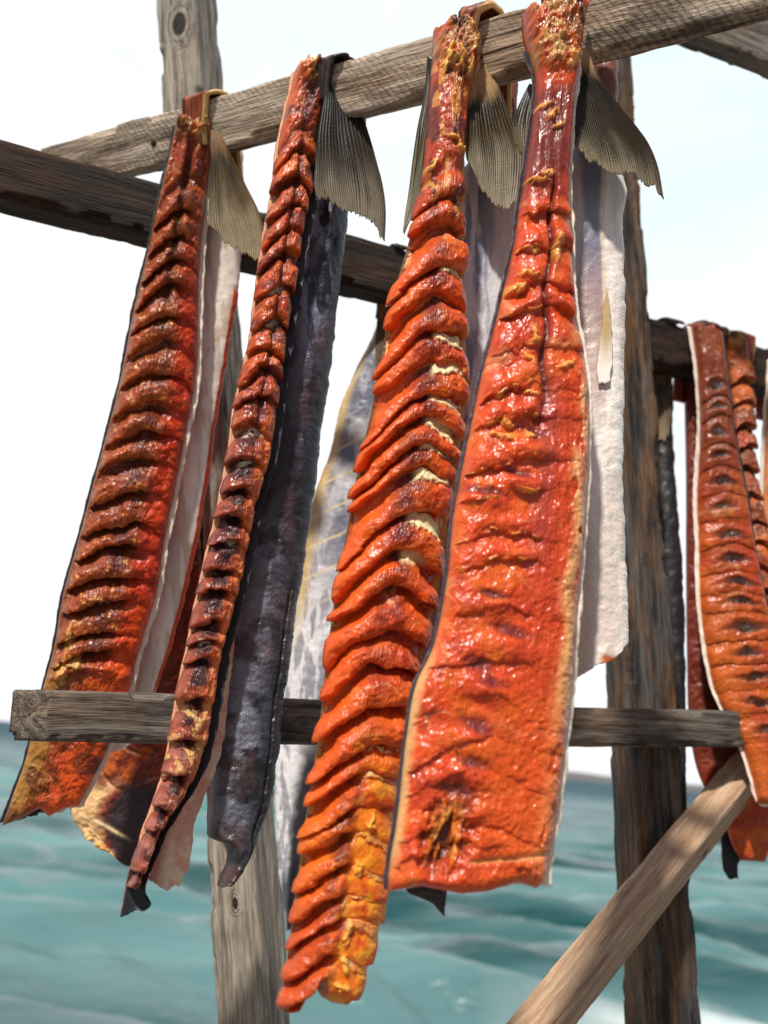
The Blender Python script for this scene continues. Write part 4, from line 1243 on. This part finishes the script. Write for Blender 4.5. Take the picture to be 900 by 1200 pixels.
rE = skin('rear_fillet', rowsE2, pE2, fE, rim=(0, 0), off=0, thick=9, colf=colE2, mat=SILVERY, seed=43, bulge=14, wave=1.8, nu=90, bottom=[(0, 3), (.3, 2), (.7, -4), (1, -16)], dens=.9, back=(0.5, 0.09, 0.02))
skin('pelvic_fin', [(708, 345, 710, 345), (704, 372, 712, 372), (700, 405, 714, 405), (697, 432, 714, 432), (698, 452, 712, 452)], Plane(700, 90, 0.698, 6), rE, rim=(0, 0), off=8, thick=1.5,
     colf=lambda X, Y, U, T: mixc(mixc(np.ones(X.shape + (3,)) * np.array((0.52, 0.40, 0.20)), (0.40, 0.29, 0.13), .5 + .5 * np.sin(U * 30)), (0.84, 0.76, 0.67), ss(.45, .95, T + .2 * np.abs(U - .5))), mat=BELLY, seed=44, wave=.6)
pf = Plane(680, 70, 0.662, 10)
tail_fin([(672, 58, 690, 56), (671, 85, 699, 86), (670, 115, 722, 121), (670, 145, 748, 154), (671, 165, 769, 184), (675, 178, 777, 214)], pf, fE, 17, 9,
         bottom=[(0, -6), (.2, 6), (.45, 6), (.7, 8), (.9, 10), (1, 20)], dark=(0.009, 0.007, 0.003), mid=(0.085, 0.05, 0.011), pale=(0.48, 0.39, 0.25), root=(0.68, 0.44, 0.22), bend=.5, light=.80)
tail_fin([(620, 98, 630, 100), (607, 125, 627, 128), (600, 148, 625, 152), (603, 166, 622, 172), (610, 182, 618, 188)], Plane(680, 70, 0.668, 10), fE, 6, 10, dark=(0.05, 0.045, 0.025), mid=(0.15, 0.12, 0.045), pale=(0.3, 0.24, 0.1), root=(0.2, 0.22, 0.26))
strap(top_rail, 640, 686, 30, fE, FLESH_DRY, red_strap, 45, thick=.007, reach=(.9, 1.5), lift=.003, taper=.012)
skin('skin_tip', [(470, 1030, 520, 1030), (478, 1046, 524, 1048), (492, 1052, 523, 1060), (508, 1060, 522, 1070), (516, 1070, 521, 1075)], Plane(650, 60, 0.668, 10), fE, rim=(0, 0), off=0, seed=46, nu=30,
     colf=lambda X, Y, U, T: np.ones(X.shape + (3,)) * np.array((0.02, 0.014, 0.012)))

# ---------------- fish X : dark red fillet in the shade behind the leftmost fish
pX = Plane(210, 250, 0.945, -14, -9)
fX = empty('dried_fish', pX(np.array(207.), np.array(240.)), 'dark maroon fillet shaded behind the leftmost fish, ragged purple end below the lower rail', 'dried fish', GROUP)
rowsX = [(192, 230, 226, 232), (188, 300, 224, 300), (182, 400, 224, 400), (178, 500, 226, 500), (176, 580, 230, 580), (168, 660, 236, 660), (158, 750, 236, 750), (140, 830, 226, 830), (128, 880, 216, 880), (108, 925, 206, 925), (84, 950, 196, 955), (104, 980, 178, 990), (146, 1006, 164, 1014)]


def hookX(X, Y, U, T, h, col, b):
    low = ss(905, 930, Y + .1 * X + 14 * (fbm(X / 20, Y / 20, 3, 181) - .5) - 15)
    col = mixc(col, (0.035, 0.022, 0.028), low * ss(.25, .5, U))
    col = mixc(col, (0.70, 0.46, 0.22), low * (1 - ss(.22, .42, U + .2 * (fbm(X / 12, Y / 12, 3, 182) - .5))))
    ln = np.exp(-((Y - (963 + .55 * (X - 125))) / 2.2) ** 2) * spot(X, Y, 132, 968, 24, 24)
    col = mixc(col, (0.75, 0.6, 0.35), ln)
    h, col = shreds(h, col, X, Y, [(122, 992, 8, 6, .3), (106, 980, 5, 4, 0)], (0.85, 0.42, 0.05), 5, 183)
    cut = np.abs(((Y - 24 * np.sin(U * 3)) / 44.0) % 1 - .5) * 2
    col = mixc(col, (0.5, 0.26, 0.1), (1 - ss(.02, .07, cut)) * (1 - low) * ss(600, 640, Y) * .6)
    h = h - (1 - ss(.02, .12, cut)) * 4 * (1 - low)
    return h, col


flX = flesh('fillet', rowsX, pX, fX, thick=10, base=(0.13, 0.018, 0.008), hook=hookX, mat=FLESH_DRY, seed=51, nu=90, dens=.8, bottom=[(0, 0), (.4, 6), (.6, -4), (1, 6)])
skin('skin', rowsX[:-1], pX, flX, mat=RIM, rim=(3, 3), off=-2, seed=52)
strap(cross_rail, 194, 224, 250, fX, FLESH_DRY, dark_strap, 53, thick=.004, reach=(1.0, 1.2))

# ---------------- fish G : black skinned fish on the cross rail just behind the right post
pG = Plane(775, 430, 1.135, -20)
fG = empty('dried_fish', pG(np.array(776.), np.array(410.)), 'black skinned fish hanging directly behind the dark right post, pale tail tip showing', 'dried fish', GROUP)
rowsG = [(764, 400, 788, 404), (764, 470, 788, 470), (764, 540, 790, 540), (756, 620, 796, 620), (748, 700, 801, 700), (738, 800, 803, 800), (728, 880, 804, 880), (722, 950, 806, 950), (723, 1010, 806, 1020), (728, 1030, 806, 1050), (748, 1070, 800, 1075)]


def colG(X, Y, U, T):
    c = np.ones(X.shape + (3,)) * np.array((0.02, 0.018, 0.02))
    c = mixc(c, (0.62, 0.22, 0.05), (1 - ss(.05, .1, U)) * ss(900, 930, Y))
    return mixc(c, (0.2, 0.03, 0.02), ss(.9, .95, U) * ss(960, 1000, Y))


skin('fillet', rowsG, pG, fG, rim=(0, 0), off=0, thick=8, colf=colG, seed=61, bulge=10, nu=60, back=RED)
tail_fin([(766, 424, 788, 428), (766, 455, 787, 455), (767, 490, 786, 488), (769, 518, 784, 512)], Plane(775, 430, 1.122, -20), fG, 6, 12, dark=(0.10, 0.07, 0.04), mid=(0.3, 0.22, 0.12), pale=(0.56, 0.44, 0.3), light=.7)
strap(cross_rail, 764, 786, 415, fG, FLESH_DRY, dark_strap, 62, thick=.002, reach=(.04, 1.2), off=.0015)

# ---------------- fish H : right edge, dark lens-shaped gashes
pH = Plane(830, 420, 1.085, -6)
fH = empty('dried_fish', pH(np.array(828.), np.array(395.)), 'rust orange split fish with dark lens shaped gashes and white edge, beside the pale brace', 'dried fish', GROUP)
rowsH = [(808, 384, 846, 394), (812, 405, 848, 412), (816, 440, 852, 445), (819, 502, 859, 505), (815, 587, 874, 580), (817, 643, 886, 650), (818, 700, 896, 700), (824, 753, 906, 753), (837, 813, 916, 813), (864, 866, 921, 868), (879, 910, 921, 912), (887, 942, 912, 944)]


def hookH(X, Y, U, T, h, col, b):
    f, m = b['f'], b['m']
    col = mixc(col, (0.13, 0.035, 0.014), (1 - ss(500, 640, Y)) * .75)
    col = mixc(col, (0.52, 0.12, 0.018), ss(640, 760, Y) * (1 - ss(.25, .6, U)) * .8)
    cx = .48 + .12 * ss(500, 800, Y)
    rk = vn(b['k'] * 2.9 + .3, 0 * X, 192)
    cx = cx + .12 * (rk - .5)
    hw_ = (.05 + .12 * vn(b['k'] * 1.9, 0 * X, 193)) * (1 - 2.2 * np.abs(U - cx))
    lens = (1 - ss(hw_ * .4, hw_ * .8 + .02, np.abs(f - .5))) * m * (1 - ss(.06, .15, np.abs(U - cx)))
    wide = np.exp(-((U - cx) / (.18 + .14 * rk)) ** 2) * m
    col = mixc(col, (0.17, 0.035, 0.012), wide * (1 - ss(.2, .9, np.abs(f - .5) * 2)) * .7)
    col = mixc(col, (0.022, 0.010, 0.009), wide * (1 - ss(hw_ * .9, hw_ * 1.5 + .04, np.abs(f - .5))) * .95)
    col = mixc(col, (0.24, 0.17, 0.11), lens * .2 * ss(.45, .6, vn(b['k'] * 1.3 + .4, 0 * X, 191)))
    h = h - 4 * wide * (1 - ss(hw_, hw_ * 1.8 + .1, np.abs(f - .5)))
    return h, col


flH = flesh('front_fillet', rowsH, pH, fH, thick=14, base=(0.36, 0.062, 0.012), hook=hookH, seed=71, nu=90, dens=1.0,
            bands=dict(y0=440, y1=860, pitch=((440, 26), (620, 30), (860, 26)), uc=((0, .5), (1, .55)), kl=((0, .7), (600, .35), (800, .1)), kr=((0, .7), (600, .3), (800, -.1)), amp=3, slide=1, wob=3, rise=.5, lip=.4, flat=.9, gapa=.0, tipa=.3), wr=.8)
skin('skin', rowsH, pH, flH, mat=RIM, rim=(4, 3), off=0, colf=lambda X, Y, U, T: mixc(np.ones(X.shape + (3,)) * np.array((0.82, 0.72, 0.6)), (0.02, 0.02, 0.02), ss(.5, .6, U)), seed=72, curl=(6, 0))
strap(cross_rail, 810, 846, 400, fH, FLESH_DRY, red_strap, 73, thick=.008, reach=(.7, 1.4))
pH2 = Plane(830, 420, 1.15, -6)
rowsH2 = [(802, 460, 850, 470), (804, 560, 852, 560), (804, 660, 856, 660), (805, 760, 866, 760), (808, 850, 884, 850), (820, 910, 896, 915), (848, 960, 903, 962), (858, 990, 902, 992), (868, 1008, 896, 1010)]
flH2 = flesh('rear_fillet', rowsH2, pH2, fH, thick=8, base=(0.42, 0.06, 0.016), seed=74, nu=60, dens=.6, mat=FLESH_DRY, hook=lambda X, Y, U, T, h, col, b: (h, mixc(col, (0.15, 0.025, 0.012), 1 - ss(880, 950, Y))))  # stretch behind the front fillet painted darker for its shade
skin('skin', [(812, 850, 884, 850), (826, 910, 896, 915), (848, 958, 903, 960), (848, 990, 880, 992), (850, 1018, 868, 1014), (856, 1030, 868, 1030)], Plane(830, 420, 1.158, -6), flH2, mat=RIM, rim=(0, 0), off=-6, seed=75)

# ---------------- fish I : narrow fillet next to it
pI = Plane(860, 420, 1.115, -6)
fI = empty('dried_fish', pI(np.array(860.), np.array(400.)), 'narrow dark brown fish tucked behind the right edge fillet, yellowish torn knot at its top', 'dried fish', GROUP)
rowsI = [(845, 396, 872, 400), (850, 430, 880, 432), (855, 500, 881, 500), (860, 560, 885, 560), (868, 620, 896, 620), (876, 690, 904, 690), (884, 780, 914, 780), (890, 860, 916, 860)]


def hookI(X, Y, U, T, h, col, b):
    h, col = stump(h, col, X, Y, 859, 402, 18, 12, 8, 201)
    return h, col


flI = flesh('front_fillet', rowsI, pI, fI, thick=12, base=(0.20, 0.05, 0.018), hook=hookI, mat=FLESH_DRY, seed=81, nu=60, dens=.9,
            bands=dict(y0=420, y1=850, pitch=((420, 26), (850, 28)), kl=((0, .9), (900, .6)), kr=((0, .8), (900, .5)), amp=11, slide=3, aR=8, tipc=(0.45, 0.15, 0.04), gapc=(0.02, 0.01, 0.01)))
skin('skin', rowsI, pI, flI, mat=RIM, rim=(4, 1), off=-1, seed=82)
strap(cross_rail, 846, 874, 412, fI, FLESH_DRY, red_strap, 83, thick=.007, reach=(.5, 1.4))

# ---------------- fish J : sliver at the right edge
pJ = Plane(905, 440, 1.14, 0)
fJ = empty('dried_fish', pJ(np.array(912.), np.array(420.)), 'pale orange fish sliver cut off by the right edge of the view', 'dried fish', GROUP)
flJ = flesh('fillet', [(904, 420, 930, 424), (898, 500, 940, 500), (895, 580, 945, 580), (893, 680, 950, 680), (900, 780, 950, 780)], pJ, fJ, thick=10, base=(0.6, 0.25, 0.09), seed=91, nu=40, dens=.5)
skin('skin', [(904, 420, 930, 424), (898, 500, 940, 500), (895, 580, 945, 580), (893, 680, 950, 680), (900, 780, 950, 780)], pJ, flJ, mat=RIM, rim=(3, 3), colf=lambda X, Y, U, T: np.ones(X.shape + (3,)) * np.array((0.78, 0.66, 0.5)), seed=92)
strap(cross_rail, 902, 932, 440, fJ, FLESH_DRY, red_strap, 93, thick=.006, reach=(.8, 1.4))
